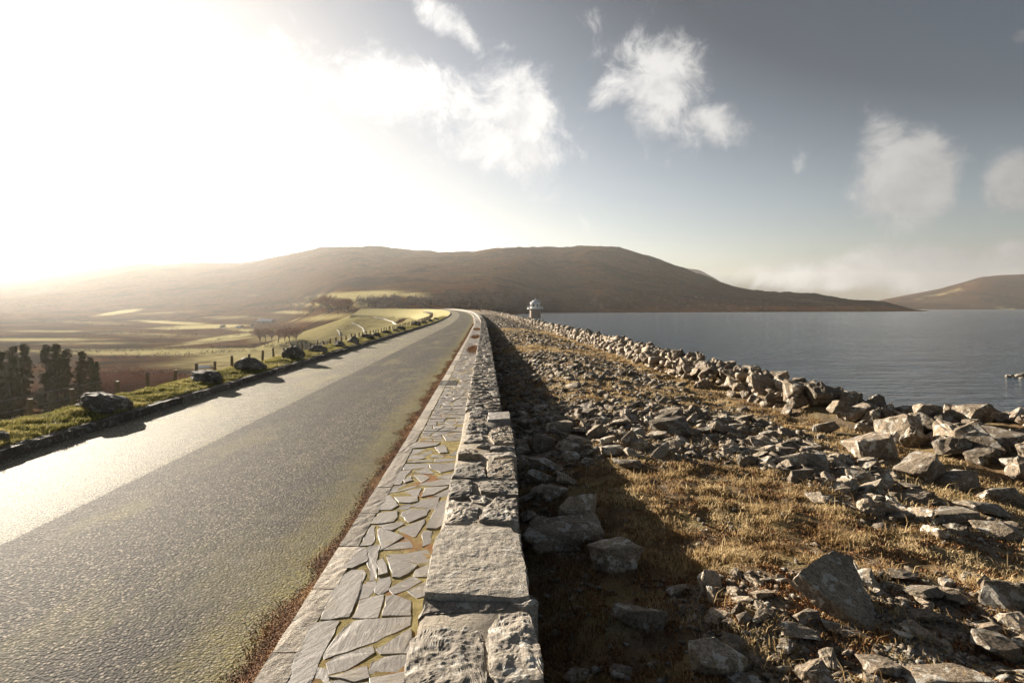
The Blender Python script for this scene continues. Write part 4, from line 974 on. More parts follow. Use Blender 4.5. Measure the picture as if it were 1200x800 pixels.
# the near, wider part of the bank
for _ in range(820):
    X = rr.uniform(7.6, 19); Y = rr.uniform(6.2, 13.6)
    if X/Y*F+HX > 1330: continue
    foot = 7.75+.25*(Y < 9)
    if X-float(S(Y)) < foot-.15: continue
    edge = 1 if Y > 12.3 or X < foot+.5 else 0
    s = float(np.clip(rr.lognormal(math.log(.35), .36), .18, .7)); add_b(X, Y, float(G(X, Y, False))+s*.1+(.06 if Y > 11.5 else 0)+rr.uniform(0, .1), s)
# rocks of the next shore, far right in the water
shore_items = []
for _ in range(320):
    X = rr.uniform(34.4, 60); Y = 37+rr.normal(0, .35+.06*(X-35))+(X-34)*.05; s = rr.uniform(.25, .8); shore_items.append((Matrix.LocRotScale(Vector((X, Y, WATER-.12+.03*(X-34)+rr.uniform(-.08, .16))), Euler((rr.uniform(-.4, .4), rr.uniform(-.4, .4), rr.uniform(0, 6))), Vector((s, s*.9, s*.7))), int(rr.integers(len(PROTO)))))
o = link('shore_rocks', spread('shore_rocks', shore_items, PROTO, M['verge_rock'])); tag(o, 'low spit of dark rocks in the water at the right edge', 'rocks', kind='stuff')
BIGB = [(1180, 528, 76, 24, 'box'), (1160, 545, 44, 22, ''), (1195, 552, 30, 16, 'box'), (1095, 500, 40, 30, ''), (1150, 500, 44, 34, ''), (1128, 512, 34, 22, 'box'), (1040, 482, 40, 22, 'box'), (1065, 495, 46, 18, ''), (1005, 478, 26, 22, 'box')]
def bm_big(x, y, wp, hp, kind, sd):
    X, Y = ground_at(x, y, lambda a, b: G(a, b, False)); W = wp*Y/F*.8; H = hp*Y/F*.8
    me = hull_rock(900+sd, 14 if kind else 13, (1, 1, 1), 2, .42 if kind else .55, .08); me.materials.append(M['boulder'])
    ob = link('boulder', me, None, bank, (X, Y+W*.3, float(G(X, Y, False))+H*.42), (R.uniform(-.2, .2), R.uniform(-.15, .15), R.uniform(-.4, .4)), (W, W*.8, H*1.15)); ob.matrix_parent_inverse = INVB
    return X, Y+W*.3, W*.5
bx_ = [bm_big(*b, i) for i, b in enumerate(BIGB)]
bl = [b for b in bl if not any((b[0]-a)**2+(b[1]-c)**2 < (d+.12)**2 for a, c, d in bx_)]
bl.sort(key=lambda b: -b[3]/b[1] if (b[0] < 9.0 or b[1] < 14) else -.2*b[3]/b[1])
nb = 300-len(BIGB); far = []
for i, (X, Y, z, s) in enumerate(bl):
    mw = Matrix.LocRotScale(Vector((X, Y, z)), Euler((rr.uniform(-.7, .7), rr.uniform(-.7, .7), rr.uniform(0, 6.28))), Vector((s*rr.uniform(.9, 1.3), s*rr.uniform(.75, 1.1), s*rr.uniform(.75, 1.15))))
    if i < nb:
        ob = link('boulder', PROTO_B[rr.integers(len(PROTO_B))], None, bank); ob.matrix_parent_inverse = INVB; ob.matrix_basis = mw
    else: far.append((mw, int(rr.integers(len(PROTO)))))
ob = link('boulders_beyond', spread('boulders_beyond', far, PROTO, M['boulder']), None, bank); ob.matrix_parent_inverse = INVB; ob['kind'] = 'stuff'
print('bank', len(bl))

# ------------------------------------------------------------------ grass, moss, litter
def blades(name, pts, hgt, wid, lean, tint, mat, seed=1):
    """pts (n,3) feet; one bent blade of two triangles each"""
    g = np.random.default_rng(seed); n = len(pts); a = g.uniform(0, 2*np.pi, n); dx, dy = np.cos(a), np.sin(a)
    b = a+np.pi/2+g.normal(0, .6, n); lx, ly = np.cos(b)*lean*hgt, np.sin(b)*lean*hgt; wx, wy = dx*wid/2, dy*wid/2
    V = np.zeros((n, 5, 3)); V[:, 0] = pts+np.stack([wx, wy, 0*wx-.004], -1); V[:, 1] = pts-np.stack([wx, wy, 0*wx+.004], -1)
    mid = pts+np.stack([lx*.35, ly*.35, hgt*.6], -1); V[:, 2] = mid-np.stack([wx, wy, 0*wx], -1)*.7; V[:, 3] = mid+np.stack([wx, wy, 0*wx], -1)*.7
    V[:, 4] = pts+np.stack([lx, ly, hgt*np.sqrt(np.clip(1-lean*lean*.4, .2, 1))], -1)
    i = np.arange(n)*5; T = np.concatenate([np.stack([i, i+1, i+2], -1), np.stack([i, i+2, i+3], -1), np.stack([i+3, i+2, i+4], -1)])
    me = np_mesh(name, V.reshape(-1, 3), T, True, {'tint': np.repeat(tint, 5)}); me.materials.append(mat); return me
g = np.random.default_rng(31)
def sample_ground(n, y0, y1, x0, x1):
    Y = np.exp(g.uniform(math.log(y0), math.log(y1), n)); X = g.uniform(x0, x1, n)+S(Y); m = (X/Y*F+HX < 1260)&(X/Y*F+HX > 560); return X[m], Y[m]
X, Y = sample_ground(620000, 2.9, 60, .22, 7.6)
xr = X-S(Y)
gras = sstep(4.0, 4.9, Y)*(1-sstep(7.2, 8.4, Y))*sstep(.2, .5, xr)*(1-sstep(3.8, 4.8, xr+.25*(Y-6)))
gras = np.maximum(gras, .75*sstep(5.4, 6.0, xr)*(1-sstep(7.2, 7.7, xr))*sstep(5, 7, Y))            # strip under the bank
gras = np.maximum(gras, .5*sstep(11.8, 12.6, Y)*(1-sstep(16.5, 17.8, Y)))
gras = np.maximum(gras, .55*sstep(26, 28, Y)*(1-sstep(31, 33, Y)))
gras = np.maximum(gras, .5*(1-sstep(1.0, 1.9, xr)))
gras = np.maximum(gras, .55*(1-sstep(4.0, 4.8, Y))*(1-sstep(1.3, 2.1, xr)))
gras = np.maximum(gras, .22)
tuft = fbm(X*2.6, Y*2.6, 3)
m = g.random(len(X)) < np.clip(gras*(.42+.85*tuft), 0, 1)*.95
X, Y, tu, gr, xr = X[m], Y[m], tuft[m], gras[m], xr[m]
print('grass blades', len(X))
h = .82*np.clip(.018+.04*g.random(len(X))+.04*np.clip(tu, -.3, .8), .012, .11)*np.where(g.random(len(X)) < .02, 2.6, 1)*(1+.15*np.clip(Y/12, 0, 2))
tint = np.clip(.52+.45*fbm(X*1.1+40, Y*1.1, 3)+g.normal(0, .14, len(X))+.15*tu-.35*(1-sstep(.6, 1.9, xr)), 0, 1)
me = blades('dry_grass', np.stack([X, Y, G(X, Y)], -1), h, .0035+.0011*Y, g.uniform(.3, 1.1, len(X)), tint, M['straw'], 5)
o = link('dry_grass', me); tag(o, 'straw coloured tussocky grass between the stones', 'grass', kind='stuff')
# brown moss clumps in the foreground soil
X, Y = sample_ground(170000, 2.9, 10, .25, 5.5); xr = X-S(Y); tm_ = fbm(X*3.3+70, Y*3.3, 3)
m = (tm_ > .05)&(g.random(len(X)) < .6+.4*(Y < 4.6)); X, Y, tm_ = X[m], Y[m], tm_[m]
me = blades('brown_moss', np.stack([X, Y, G(X, Y)], -1), .008+.02*g.random(len(X)), .006+.0008*Y, g.uniform(.2, 1.2, len(X)), np.clip(.35+.5*tm_+g.normal(0, .2, len(X)), 0, 1), M['litter'], 6)
o = link('brown_moss', me); tag(o, 'rusty brown moss and dead stems on the near ground', 'moss', kind='stuff')
# verge turf
n = 330000; U = np.exp(g.uniform(math.log(5.2), math.log(120), n))-1; d = np.where(g.random(n) < .8, g.uniform(.14, 2.3, n), g.uniform(2.3, 6, n))
pts = along(U, -LW(U)-d, verge_z(U, d)); vis = (pts[:, 0]/np.maximum(pts[:, 1], .1)*F+HX > -60)&(g.random(n) < .35+.9*np.clip(fbm(U*2.1, d*2.1, 3)+.35, 0, 1)); pts, U, d = pts[vis], U[vis], d[vis]
tu = fbm(U*2.1, d*2.1, 3); print('verge blades', len(pts))
me = blades('verge_grass', pts, np.clip(.03+.05*g.random(len(pts))+.05*tu, .02, .15), .004+.0009*U, g.uniform(.2, .9, len(pts)), np.clip(.5+.3*tu+g.normal(0, .18, len(pts))+.3*fbm(U*.5, d*.8+6, 2), 0, 1), M['green'], 8)
o = link('verge_grass', me); tag(o, 'short green grass growing on the verge behind the kerb', 'grass', kind='stuff')
# brown litter in the gutter along the right kerb and moss spreading over the road edge
n = 130000; U = np.exp(g.uniform(math.log(2.6), math.log(75), n)); wv = .2+.14*fbm(U*.9, 0*U+2.2, 3); q = np.abs(g.normal(0, .5, n)); off = -q*wv
zz = .045*np.exp(-(off/.16)**2)*(1+.5*fbm(U*3, off*3, 2)); me = blades('leaf_litter', along(U, off-.005, zz*.6), .003+.008*g.random(n), .004+.0009*U, g.uniform(.8, 2.2, n), np.clip(.45+.4*fbm(U*2, off*5, 3)+g.normal(0, .25, n), 0, 1), M['litter'], 9)
o = link('leaf_litter', me); tag(o, 'rusty brown litter lying in the gutter along the pale kerb', 'litter', kind='stuff')
usg = u_samples(-6, 120, .06); kg = np.linspace(0, 1, 8)[None, :]
def prof_lit(u): ww = .14+.1*fbm(u*.9, 0*u+2.2, 3); return -ww*(1-kg)-.004, .035*(kg**1.4)*(1+.6*fbm(u*3, kg*2+0*u, 2))+.006*kg-.006*(1-kg)
lm = sweep('gutter_soil', usg, prof_lit, M['litter_soil']); o = link('gutter_soil', lm); tag(o, 'brown soil washed against the pale kerb', 'soil', kind='stuff')
# brown patches of growth lying over the paving
ptc = [(u_, o_) for p0, p1, a0, a1 in patches for u_, o_ in zip(g.normal((p0+p1)/2, (p1-p0)*.27, 5000), np.clip(g.normal((a0+a1)/2, (a1-a0)*.3, 5000), .16, .84))]; U = np.array([p[0] for p in ptc]); off = np.array([p[1] for p in ptc])
me = blades('paving_growth', along(U, off, 0*U+PZ-.01), .03+.04*g.random(len(U)), .02+0*U, g.uniform(.4, 1.4, len(U)), np.clip(.55+g.normal(0, .25, len(U)), 0, 1), M['litter'], 12)
o = link('paving_growth', me); tag(o, 'patches of brown dead growth over the far paving', 'dead growth', kind='stuff')

# ------------------------------------------------------------------ boulders on the verge
VR = [(2, 513, 22, 13, 0, 'grey stone tip at the left edge of the verge'), (121, 476, 62, 21, 1, 'long low mossy boulder, nearest whole one on the verge'), (243, 450, 39, 15, 2, 'low dark double humped boulder on the verge'),
      (293, 434, 35, 17, 3, 'broad pyramid shaped boulder on the verge'), (344, 420, 25, 16, 4, 'tall steep sided boulder leaning right on the verge'), (373, 412, 21, 10, 5, 'flat topped boulder right of the tall leaning one'),
      (398, 405, 16, 8, 6, 'squat boulder before the peaked one on the verge'), (413, 401, 16, 10, 7, 'peaked boulder in the middle of the verge row'), (431, 397, 16, 7, 8, 'dark wedge boulder past the peaked one'),
      (440, 393.5, 12, 6, 9, 'low dark boulder touching the dark wedge boulder'), (453, 390, 12, 5, 10, 'flat dark boulder far along the verge'), (463, 386.5, 10, 4, 11, 'small dark boulder at the far bend approach'),
      (470, 384.5, 11, 5, 12, 'dark hump boulder before the pale far boulder'), (488, 380, 10, 6, 13, 'pale grey boulder far along the verge'), (497, 377, 8, 4, 14, 'dark boulder just beyond the pale far one'), (504, 374.5, 7, 4, 15, 'second dark boulder beyond the pale far one'), (511, 372, 6, 3.4, 16, 'last small boulder before the bend')]
VH = lambda X, Y: .27
for (x, y, wp, hp, sd, lab) in VR:
    Yd = F*(CAM_Z-.15)/(y-HY); W = wp*Yd/F
    for _ in range(12):                                       # slide along the verge until it stands at the right bearing
        dd = .35+W*.3; q = along(np.array(Yd), -float(LW(Yd))-dd, .13); Yd = min(max(Yd*.5+.5*float(q[0])*F/(x-HX), 4), 215); W = wp*Yd/F
    X_, z0 = float(q[0]), float(q[2])
    W = wp*Yd/F; H = hp*Yd/F
    me = hull_rock(760+sd, 42 if sd in (1, 2, 5) else 22, (1, 1, 1), 2, 1.0, .12, .1); me.materials.append(M['boulder' if sd == 13 else 'verge_rock'])
    o = link('boulder', me, None, None, (X_, Yd, z0+H*.36), (R.uniform(-.12, .12), R.uniform(-.1, .14), R.uniform(-.5, .5)), (W*1.05, W*.75, H*1.28)); tag(o, lab, 'boulder', 'boulders spaced along the verge')

# ------------------------------------------------------------------ fence below the verge
fence = tag(empty('wire_fence', (-13, 10, -2)), 'wire fence with dark wooden posts below the verge', 'fence'); INVF = Matrix.Translation((13, -10, 2))
FO = 5.7
pm_parts = []
for k in range(4):
    bm = bmesh.new(); bmesh.ops.create_cone(bm, cap_ends=True, segments=7, radius1=.075, radius2=.065, depth=1.35)
    for v in bm.verts: v.co.z += .42; v.co.x += R.gauss(0, .006); v.co.y += R.gauss(0, .006)
    pm = bm_mesh('post', bm); pm.materials.append(M['post']); pm_parts.append(pm)
u_ = 3.0; tops = []
while u_ < 235:
    jit = R.uniform(-.15, .15); uu_ = u_+jit; p = along(np.array(uu_), -float(LW(uu_))-FO, float(verge_z(np.array(uu_), np.array(FO)))-.02)
    ob = link('post', pm_parts[R.randrange(4)], None, fence, tuple(p), (R.gauss(0, .04), R.gauss(0, .04), R.uniform(0, 6)), (1, 1, R.uniform(.92, 1.06))); ob.matrix_parent_inverse = INVF
    tops.append(p); u_ += 1.75
for hz in (.45, .8, 1.12):
    V = []; Fc = []
    for i, p in enumerate(tops):
        for (a_, b_) in ((0, .006), (.006, -.004), (-.006, -.004)): V.append((p[0]+a_, p[1], p[2]+hz+b_))
        if i:
            for k in range(3): j = (k+1) % 3; Fc.append(((i-1)*3+k, (i-1)*3+j, i*3+j, i*3+k))
    link('wire', mesh('wire', V, Fc), M['wire'], fence).matrix_parent_inverse = INVF

# white drain lines down the grass face of the dam
def ribbon(name, pix, wid, label):
    pts = [land_hit(x, y, 60, 420) for x, y in pix]; pts = [p for p in pts if p]
    if len(pts) < 2: print('no ribbon', name, pix[0]); return
    V = []; Fc = []; q = []
    for a_, b_ in zip(pts[:-1], pts[1:]):
        for k in range(8): t = k/8; q.append(Vector(a_)*(1-t)+Vector(b_)*t)
    q.append(Vector(pts[-1]))
    for i, p in enumerate(q):
        d = (q[min(i+1, len(q)-1)]-q[max(i-1, 0)]); d.z = 0; d.normalize(); nn = Vector((-d.y, d.x, 0))*wid/2
        for s_ in (-1, 1):
            w_ = p+nn*s_; V.append((w_.x, w_.y, land_z(w_.x, w_.y)+.14))
        if i: Fc.append((2*i-2, 2*i-1, 2*i+1, 2*i))
    k = len(V); V += [(x, y, z-.6) for x, y, z in V]
    n = len(q)
    for i in range(1, n): Fc += [(2*i-2, 2*i, k+2*i, k+2*i-2), (2*i+1, 2*i-1, k+2*i-1, k+2*i+1)]
    o = link(name, mesh(name, V, Fc), M['concrete']); tag(o, label, 'drain channel', 'pale drain channels on the dam face')
ribbon('drain_channel', [(412, 379), (420, 381.5), (425, 385), (427, 389)], .45, 'pale curved drain channel on the dam face, middle one')
ribbon('drain_channel', [(438, 373), (450, 374.5), (460, 377.5), (464, 380)], .45, 'pale long drain channel on the dam face below the bend')
ribbon('drain_channel', [(395, 387.5), (397.5, 390), (398, 394)], .45, 'pale short drain channel nearest on the dam face')
ribbon('drain_channel', [(447, 364.8), (470, 364.9), (500, 365.3)], .45, 'pale straight channel just under the far crest')

# ------------------------------------------------------------------ valve tower in the lake
TY = F*(CAM_Z-WATER)/11.6; TXX = (627.2-HX)/F*TY; pxm = TY/F
tw = tag(empty('valve_tower', (TXX, TY, WATER)), 'round stone valve tower with white drum and conical roof in the lake', 'tower')
def lathe(prof_, seg=24):
    V = []; Fc = []
    for (r_, z_) in prof_:
        for k in range(seg): a_ = 2*math.pi*(k+.5)/seg; V.append((r_*math.cos(a_), r_*math.sin(a_), z_))
    for i in range(len(prof_)-1):
        for k in range(seg): j = (k+1) % seg; Fc.append((i*seg+k, i*seg+j, (i+1)*seg+j, (i+1)*seg+k))
    Fc.append(tuple(reversed(range(seg)))); Fc.append(tuple((len(prof_)-1)*seg+k for k in range(seg))); return V, Fc
z1_ = 10.3*pxm; z2_ = 11.4*pxm; z3_ = 17.6*pxm; zt_ = 22.0*pxm
link('shaft', mesh('shaft', *lathe([(6.5*pxm, -6), (6.5*pxm, 1.0), (6.3*pxm, 1.05), (6.3*pxm, z1_-.5), (6.6*pxm, z1_-.4), (6.6*pxm, z1_)])), M['tower_stone'], tw)
pf = link('platform', mesh('platform', *lathe([(8.8*pxm, z1_+.01), (9.4*pxm, z1_+.15), (9.4*pxm, z2_-.02), (9.1*pxm, z2_)])), M['tower_white'], tw)
link('drum', mesh('drum', *lathe([(5.8*pxm, z2_+.01), (5.8*pxm, z3_-.35), (6.0*pxm, z3_-.3), (6.0*pxm, z3_)], 16)), M['tower_white'], tw)
rf = link('roof', mesh('roof', *lathe([(6.2*pxm, z3_+.01), (6.2*pxm, z3_+.12), (4.4*pxm, z3_+1.7*pxm), (2.2*pxm, z3_+3.3*pxm), (.5*pxm, zt_-.25)], 16)), M['lead_roof'], tw)
link('finial', mesh('finial', *lathe([(.5*pxm, zt_-.24), (.62*pxm, zt_-.05), (.35*pxm, zt_+.1), (.08, zt_+.5)], 10)), M['lead_roof'], rf)
for k in range(8):
    a_ = math.radians(-90+22+k*45); r_ = 5.8*pxm*math.cos(math.pi/16)
    wn = link('window', mesh('window', *box(0, 0, 0, .85, .10, 1.15)), M['dark_glass'], tw, (r_*math.cos(a_), r_*math.sin(a_), z2_+1.25), (0, 0, a_+math.pi/2))
    link('sill', mesh('sill', *box(0, -.02, -.66, 1.05, .22, .12)), M['tower_white'], wn)
rail = []
for k in range(24):
    a_ = 2*math.pi*k/24; rail.append(box(8.9*pxm*math.cos(a_), 8.9*pxm*math.sin(a_), z2_+.5, .06, .06, 1.0))
link('railing', mesh('railing', *join(rail)), M['tower_white'], tw)

# ------------------------------------------------------------------ farm buildings in the valley
def building(name, x, y, wp, hp, depth, yaw, roofm, wallm, label, cat, group=None, win=2):
    hit = land_hit(x, y, 160)
    if not hit: print('no hit', label); return
    X_, Y_, z_ = hit; W = wp*Y_/F; H = hp*Y_/F; b = tag(empty(name, (X_, Y_, z_-.2)), label, cat, group); b.rotation_euler.z = math.radians(yaw); eh = H*.55
    link('wall', mesh('wall', [(-W/2, -depth/2, 0), (W/2, -depth/2, 0), (W/2, depth/2, 0), (-W/2, depth/2, 0), (-W/2, -depth/2, eh), (W/2, -depth/2, eh), (W/2, depth/2, eh), (-W/2, depth/2, eh), (-W/2, 0, H-.1), (W/2, 0, H-.1)],
                         [(0, 1, 5, 4), (2, 3, 7, 6), (1, 2, 6, 9, 5), (3, 0, 4, 8, 7)]), M[wallm], b)
    e = .3; rv = [(-W/2-e, -depth/2-e, eh-.15), (W/2+e, -depth/2-e, eh-.15), (W/2+e, 0, H), (-W/2-e, 0, H), (W/2+e, depth/2+e, eh-.15), (-W/2-e, depth/2+e, eh-.15)]
    rt = rv+[(x_, y_, z2-.15) for x_, y_, z2 in rv]
    link('roof', mesh('roof', rt, [(0, 1, 2, 3), (3, 2, 4, 5), (7, 6, 9, 8), (8, 9, 11, 10), (0, 6, 7, 1), (5, 4, 10, 11), (1, 7, 8, 2), (2, 8, 10, 4), (3, 9, 6, 0), (5, 11, 9, 3)]), M[roofm], b)
    link('door', mesh('door', *box(0, -depth/2-.03, min(eh*.42, 1.0), min(1.6, W*.2), .08, min(eh*.8, 2.0))), M['dark_glass'], b)
    for k in range(win): link('window', mesh('window', *box((-.32+.64*k/max(1, win-1))*W, -depth/2-.03, eh*.55, min(1, W*.12), .06, min(1, eh*.35))), M['dark_glass'], b)
building('barn', 312, 378.6, 17, 5.2, 11, -4, 'tin_roof', 'barn_wall', 'long dark barn with a pale metal roof in the valley', 'barn')
building('cabin', 239, 431, 13.5, 3.6, 3.2, 6, 'tin_roof', 'whitewash', 'long low white cabin roof just below the verge', 'cabin')
building('cottage', 261, 383.5, 4, 3.2, 6, 10, 'slate_roof', 'whitewash', 'white cottage at the left of the farm cluster', 'house', None)
building('cottage', 281, 384, 4.5, 3.2, 6, -15, 'slate_roof', 'whitewash', 'white cottage in the middle of the farm cluster', 'house', None)
building('cottage', 296, 382.5, 3.5, 3, 6, 20, 'slate_roof', 'whitewash', 'small white cottage nearest the dark barn', 'house', None)

# ------------------------------------------------------------------ trees
def tube(V, Fc, a, b, r0, r1, seg=5):
    d = (b-a); L = d.length
    if L < 1e-6: return
    d /= L; s_ = d.orthogonal().normalized(); t_ = d.cross(s_); k = len(V)
    for (p, r_) in ((a, r0), (b, r1)):
        for i in range(seg): an = 2*math.pi*i/seg; V.append(tuple(p+s_*(math.cos(an)*r_)+t_*(math.sin(an)*r_)))
    for i in range(seg): j = (i+1) % seg; Fc.append((k+i, k+j, k+seg+j, k+seg+i))
def conifer(seed, Ht, Rad):
    rn = random.Random(seed); V = []; Fc = []; LV = []; LF = []; pts = [Vector((0, 0, 0))]
    for k in range(1, 9): pts.append(Vector((rn.gauss(0, .06)*k*.4, rn.gauss(0, .06)*k*.4, Ht*k/8)))
    for k in range(8): tube(V, Fc, pts[k], pts[k+1], .2*(1-k/8.5)+.02, .2*(1-(k+1)/8.5)+.02, 7)
    z = Ht*.2
    while z < Ht*.985:
        f = z/Ht; i = min(7, int(f*8)); c = pts[i].lerp(pts[i+1], f*8-i)
        env = Rad*(1-f**1.5)*(.6+.4*min(1, (f-.1)/.35))*rn.uniform(.55, 1.15)+.18
        for q in range(rn.randint(2, 4)):
            an = rn.uniform(0, 6.28); L = env*rn.uniform(.6, 1.1); up = rn.uniform(-.05, .45)+.5*f; e = c+Vector((math.cos(an)*L, math.sin(an)*L, L*up)); tube(V, Fc, c, e, .05*(1-f)+.012, .008, 3)
            for m_ in range(rn.randint(3, 4)):                                # needle clumps along the outer half
                t = rn.uniform(.35, 1.05); cc = c.lerp(e, t)+Vector((rn.gauss(0, .1), rn.gauss(0, .1), rn.gauss(0, .08))); cr = rn.uniform(.18, .4)
                for w_ in range(13):
                    dv = Vector((rn.gauss(0, 1), rn.gauss(0, 1), rn.gauss(.35, .8))).normalized(); sd_ = dv.orthogonal().normalized()*cr*.16; b0 = cc+dv*cr*.1; n_ = len(LV)
                    LV.extend([tuple(b0-sd_), tuple(b0+sd_), tuple(cc+dv*cr*rn.uniform(.8, 1.4))]); LF.append((n_, n_+1, n_+2))
        z += rn.uniform(.16, .30)
    return mesh('trunk', V, Fc), mesh('crown', LV, LF)
CON = [conifer(40+i, 13, r_) for i, r_ in enumerate((1.9, 1.5, 2.1, 1.7))]
for t_, c_ in CON: t_.materials.append(M['bark']); c_.materials.append(M['needles'])
def bare(seed, Ht, spread_, lev=4, kids=5):
    rn = random.Random(seed); V = []; Fc = []; LV = []; LF = []
    def grow(p, d, L, r, lv):
        e = p+d*L; (tube(V, Fc, p, e, r, r*.7, 5) if lv >= lev-1 else tube(LV, LF, p, e, r, r*.6, 3))
        if lv == 0: return
        for k in range(kids):
            t = rn.uniform(.35, 1); q = p.lerp(e, t); dd = (d+Vector((rn.gauss(0, spread_), rn.gauss(0, spread_), rn.gauss(.12, .25)))).normalized(); grow(q, dd, L*rn.uniform(.55, .8), max(r*.55, .03), lv-1)
    for s_ in range(2): grow(Vector((rn.gauss(0, .2), rn.gauss(0, .2), 0)), Vector((rn.gauss(0, .12), rn.gauss(0, .12), 1)).normalized(), Ht*.42, .11, lev)
    return mesh('trunk', V, Fc), mesh('crown', LV, LF)
BAR = [bare(60+i, 9, .5, 4, 5) for i in range(4)]
for t_, c_ in BAR: t_.materials.append(M['bark']); c_.materials.append(M['twigs'])
def plant(name, protos, k, X_, Y_, z_, sc, label, cat, group, rz=0):
    root = tag(empty(name, (X_, Y_, z_)), label, cat, group); root.scale = sc; root.rotation_euler.z = rz
    link('trunk', protos[k][0], None, root); link('crown', protos[k][1], None, root); return root
def top_at(x, ytop, Y_):                                       # ground and height for a tree whose tip is seen at a pixel
    X_ = (x-HX)/F*Y_; z_ = land_z(X_, Y_)-.2; return X_, z_, CAM_Z-(ytop-HY)/F*Y_-z_
CT = [(-22, 410, 60), (2, 412, 63), (14, 405, 57), (26, 404, 62), (53, 404, 58), (66, 403, 62), (77, 409, 66), (94, 412, 60), (106, 419, 64), (113, 424, 58), (8, 426, 72)]
CL = ['cut off dark pine at the left edge of the picture', 'dark pine at the left edge, second from the frame', 'tall dark pine at the left end of the pine row', 'tall dark pine with a blunt top in the left clump', 'tall slim pine left of the double topped pair', 'tallest slim pine of the row', 'pine leaning against the tallest slim one', 'pointed pine right of the gap in the row', 'bushy pine near the right end of the row', 'last pine at the right end of the row', 'low pine filling in behind the left clump']
for i, ((x, yt, Y_), lab) in enumerate(zip(CT, CL)):
    X_, z_, H_ = top_at(x, yt, Y_); s_ = H_/13; plant('pine_tree', CON, i % 4, X_, Y_, z_, (s_*R.uniform(.95, 1.2),)*2+(s_,), lab, 'tree', 'pines below the verge', R.uniform(0, 6))
for i in range(44):
    x = 118+i*2.35+R.uniform(-3, 3); yt = 424+R.uniform(-4, 10)+max(0, (x-190)*.5); Y_ = R.uniform(72, 96); X_, z_, H_ = top_at(x, yt, Y_); s_ = H_/10.5
    if H_ < 1.5: continue
    plant('birch_sapling', BAR, i % 4, X_, Y_, z_, (max(s_, .45)*1.25,)*2+(s_,), 'bare reddish birch in the thicket right of the pines', 'tree', 'bare birches below the verge', R.uniform(0, 6))
for (xs, yb, yt, lab, gp) in (((306, 312, 319, 326, 333, 340, 347), 401, 378, 'bare grey tree in the clump in front of the barn', 'bare trees before the barn'), ((378, 384, 390, 396, 402, 408), 366, 344, 'bare brown tree in the clump left of the bright knoll', 'bare trees beside the knoll')):
    for i, x in enumerate(xs):
        lb = ['leftmost', 'second from left', 'third from left', 'fourth from left', 'fifth from left', 'sixth from left', 'seventh from left'][i]+' '+lab
        h_ = land_hit(x, yb+R.uniform(-2, 2), 160)
        if not h_: print('no tree', x); continue
        H_ = (yb-yt)*h_[1]/F*R.uniform(.8, 1.1); s_ = H_/10.5; plant('bare_tree', BAR, i % 4, h_[0], h_[1], h_[2]-.2, (s_*1.45,)*2+(s_,), lb, 'tree', gp, R.uniform(0, 6))
# far woods and hedges that read as one mass
LV = []; LT = []
gw = np.random.default_rng(91)
def clump(X_, Y_, z_, r_, h_, n_):
    c = gw.normal(0, .42, (n_, 3)); c /= np.maximum(1, np.linalg.norm(c, axis=1, keepdims=True)); c[:, :2] *= r_; c[:, 2] = (np.abs(c[:, 2])*.9+.05)*h_
    s_ = r_*.24; tri = gw.normal(0, .55, (n_, 3, 3))*np.array([s_*.6, s_*.6, s_]); LV.append((c[:, None, :]+tri+np.array([X_, Y_, z_])).reshape(-1, 3))
WOODS = [(520, 645, 343, 366, 330, 2.6), (300, 400, 350, 372, 150, 2.4), (420, 520, 350, 362, 120, 2.4), (0, 300, 366, 384, 160, 2.2), (0, 130, 387, 399, 260, 2.4), (60, 250, 384, 390, 120, 2), (200, 340, 376, 396, 70, 2.2), (640, 1060, 350, 364, 120, 2.2), (520, 800, 300, 345, 120, 2.0), (585, 660, 352, 366, 140, 2.6)]
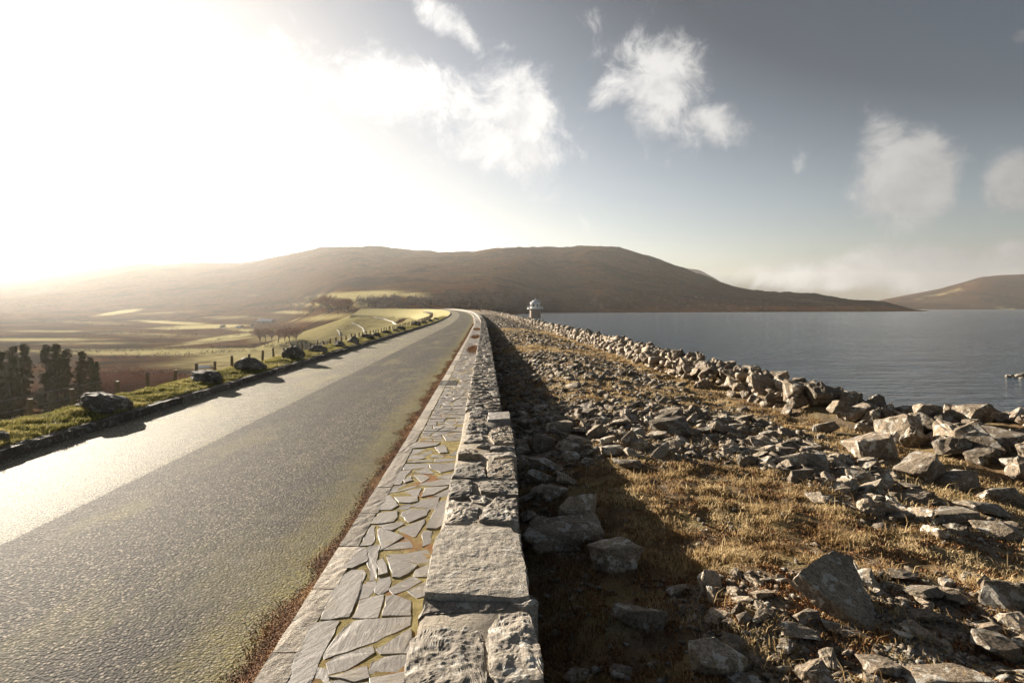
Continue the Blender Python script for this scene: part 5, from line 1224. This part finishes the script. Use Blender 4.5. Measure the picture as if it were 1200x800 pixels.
for (x0, x1, y0, y1, n_, r_) in WOODS:
    for _ in range(n_):
        x, y = gw.uniform(x0, x1), gw.uniform(y0, y1); h_ = land_hit(x, y, 230)
        if not h_ or h_[2] < WATER+.5 or (abs(h_[0]+20) < 60 and h_[1] < 285): continue
        s_ = r_*gw.uniform(.6, 1.5); clump(h_[0], h_[1], h_[2], s_, s_*1.6, 90)
HEDGES = [[(60, 414), (200, 410), (400, 404)], [(150, 400), (240, 392), (330, 381)], [(236, 404), (262, 397), (300, 388)], [(40, 376), (120, 381), (210, 385)], [(0, 369), (90, 372), (170, 374)], [(95, 395), (180, 389), (260, 387)], [(330, 372), (360, 366), (385, 358)],
          [(180, 372), (260, 376), (320, 372)], [(300, 360), (350, 356), (400, 352)], [(0, 358), (100, 360), (220, 364)], [(100, 352), (190, 350), (280, 354)], [(440, 352), (480, 349), (520, 350)], [(120, 421), (210, 417), (300, 411)]]
for hd in HEDGES:
    for (xa, ya), (xb, yb) in zip(hd[:-1], hd[1:]):
        nh = int(abs(xb-xa)/1.6)
        for k in range(nh):
            if gw.random() < .25: continue
            f_ = (k+gw.random())/nh; h_ = land_hit(xa+(xb-xa)*f_, ya+(yb-ya)*f_+gw.normal(0, .35), 150)
            if h_: s_ = gw.uniform(.6, 1.5)*(1+h_[1]/900); clump(h_[0], h_[1], h_[2], s_, s_*1.3, 30)
V = np.concatenate(LV); me = np_mesh('far_wood', V, np.arange(len(V)).reshape(-1, 3)); me.materials.append(M['twigs_far'])
o = link('far_wood', me); tag(o, 'brown leafless woods and hedges on the far slopes', 'woodland', kind='stuff')

# ------------------------------------------------------------------ haze in the valley air
hz = bpy.data.materials.new('haze_air'); hz.use_nodes = True; t = NT(hz.node_tree); t.n.clear()
pv = t.new('ShaderNodeVolumePrincipled'); pv.inputs['Color'].default_value = (1, .98, .96, 1); pv.inputs['Density'].default_value = HAZE; pv.inputs['Anisotropy'].default_value = .5
t.l.new(pv.outputs[0], t.new('ShaderNodeOutputMaterial').inputs['Volume'])
bv, bf = box(0, 2050, 126, 15600, 4700, 298); o = link('haze', mesh('haze', bv, bf), hz); tag(o, 'thin sunlit haze hanging over lake and valley', 'haze', kind='stuff')
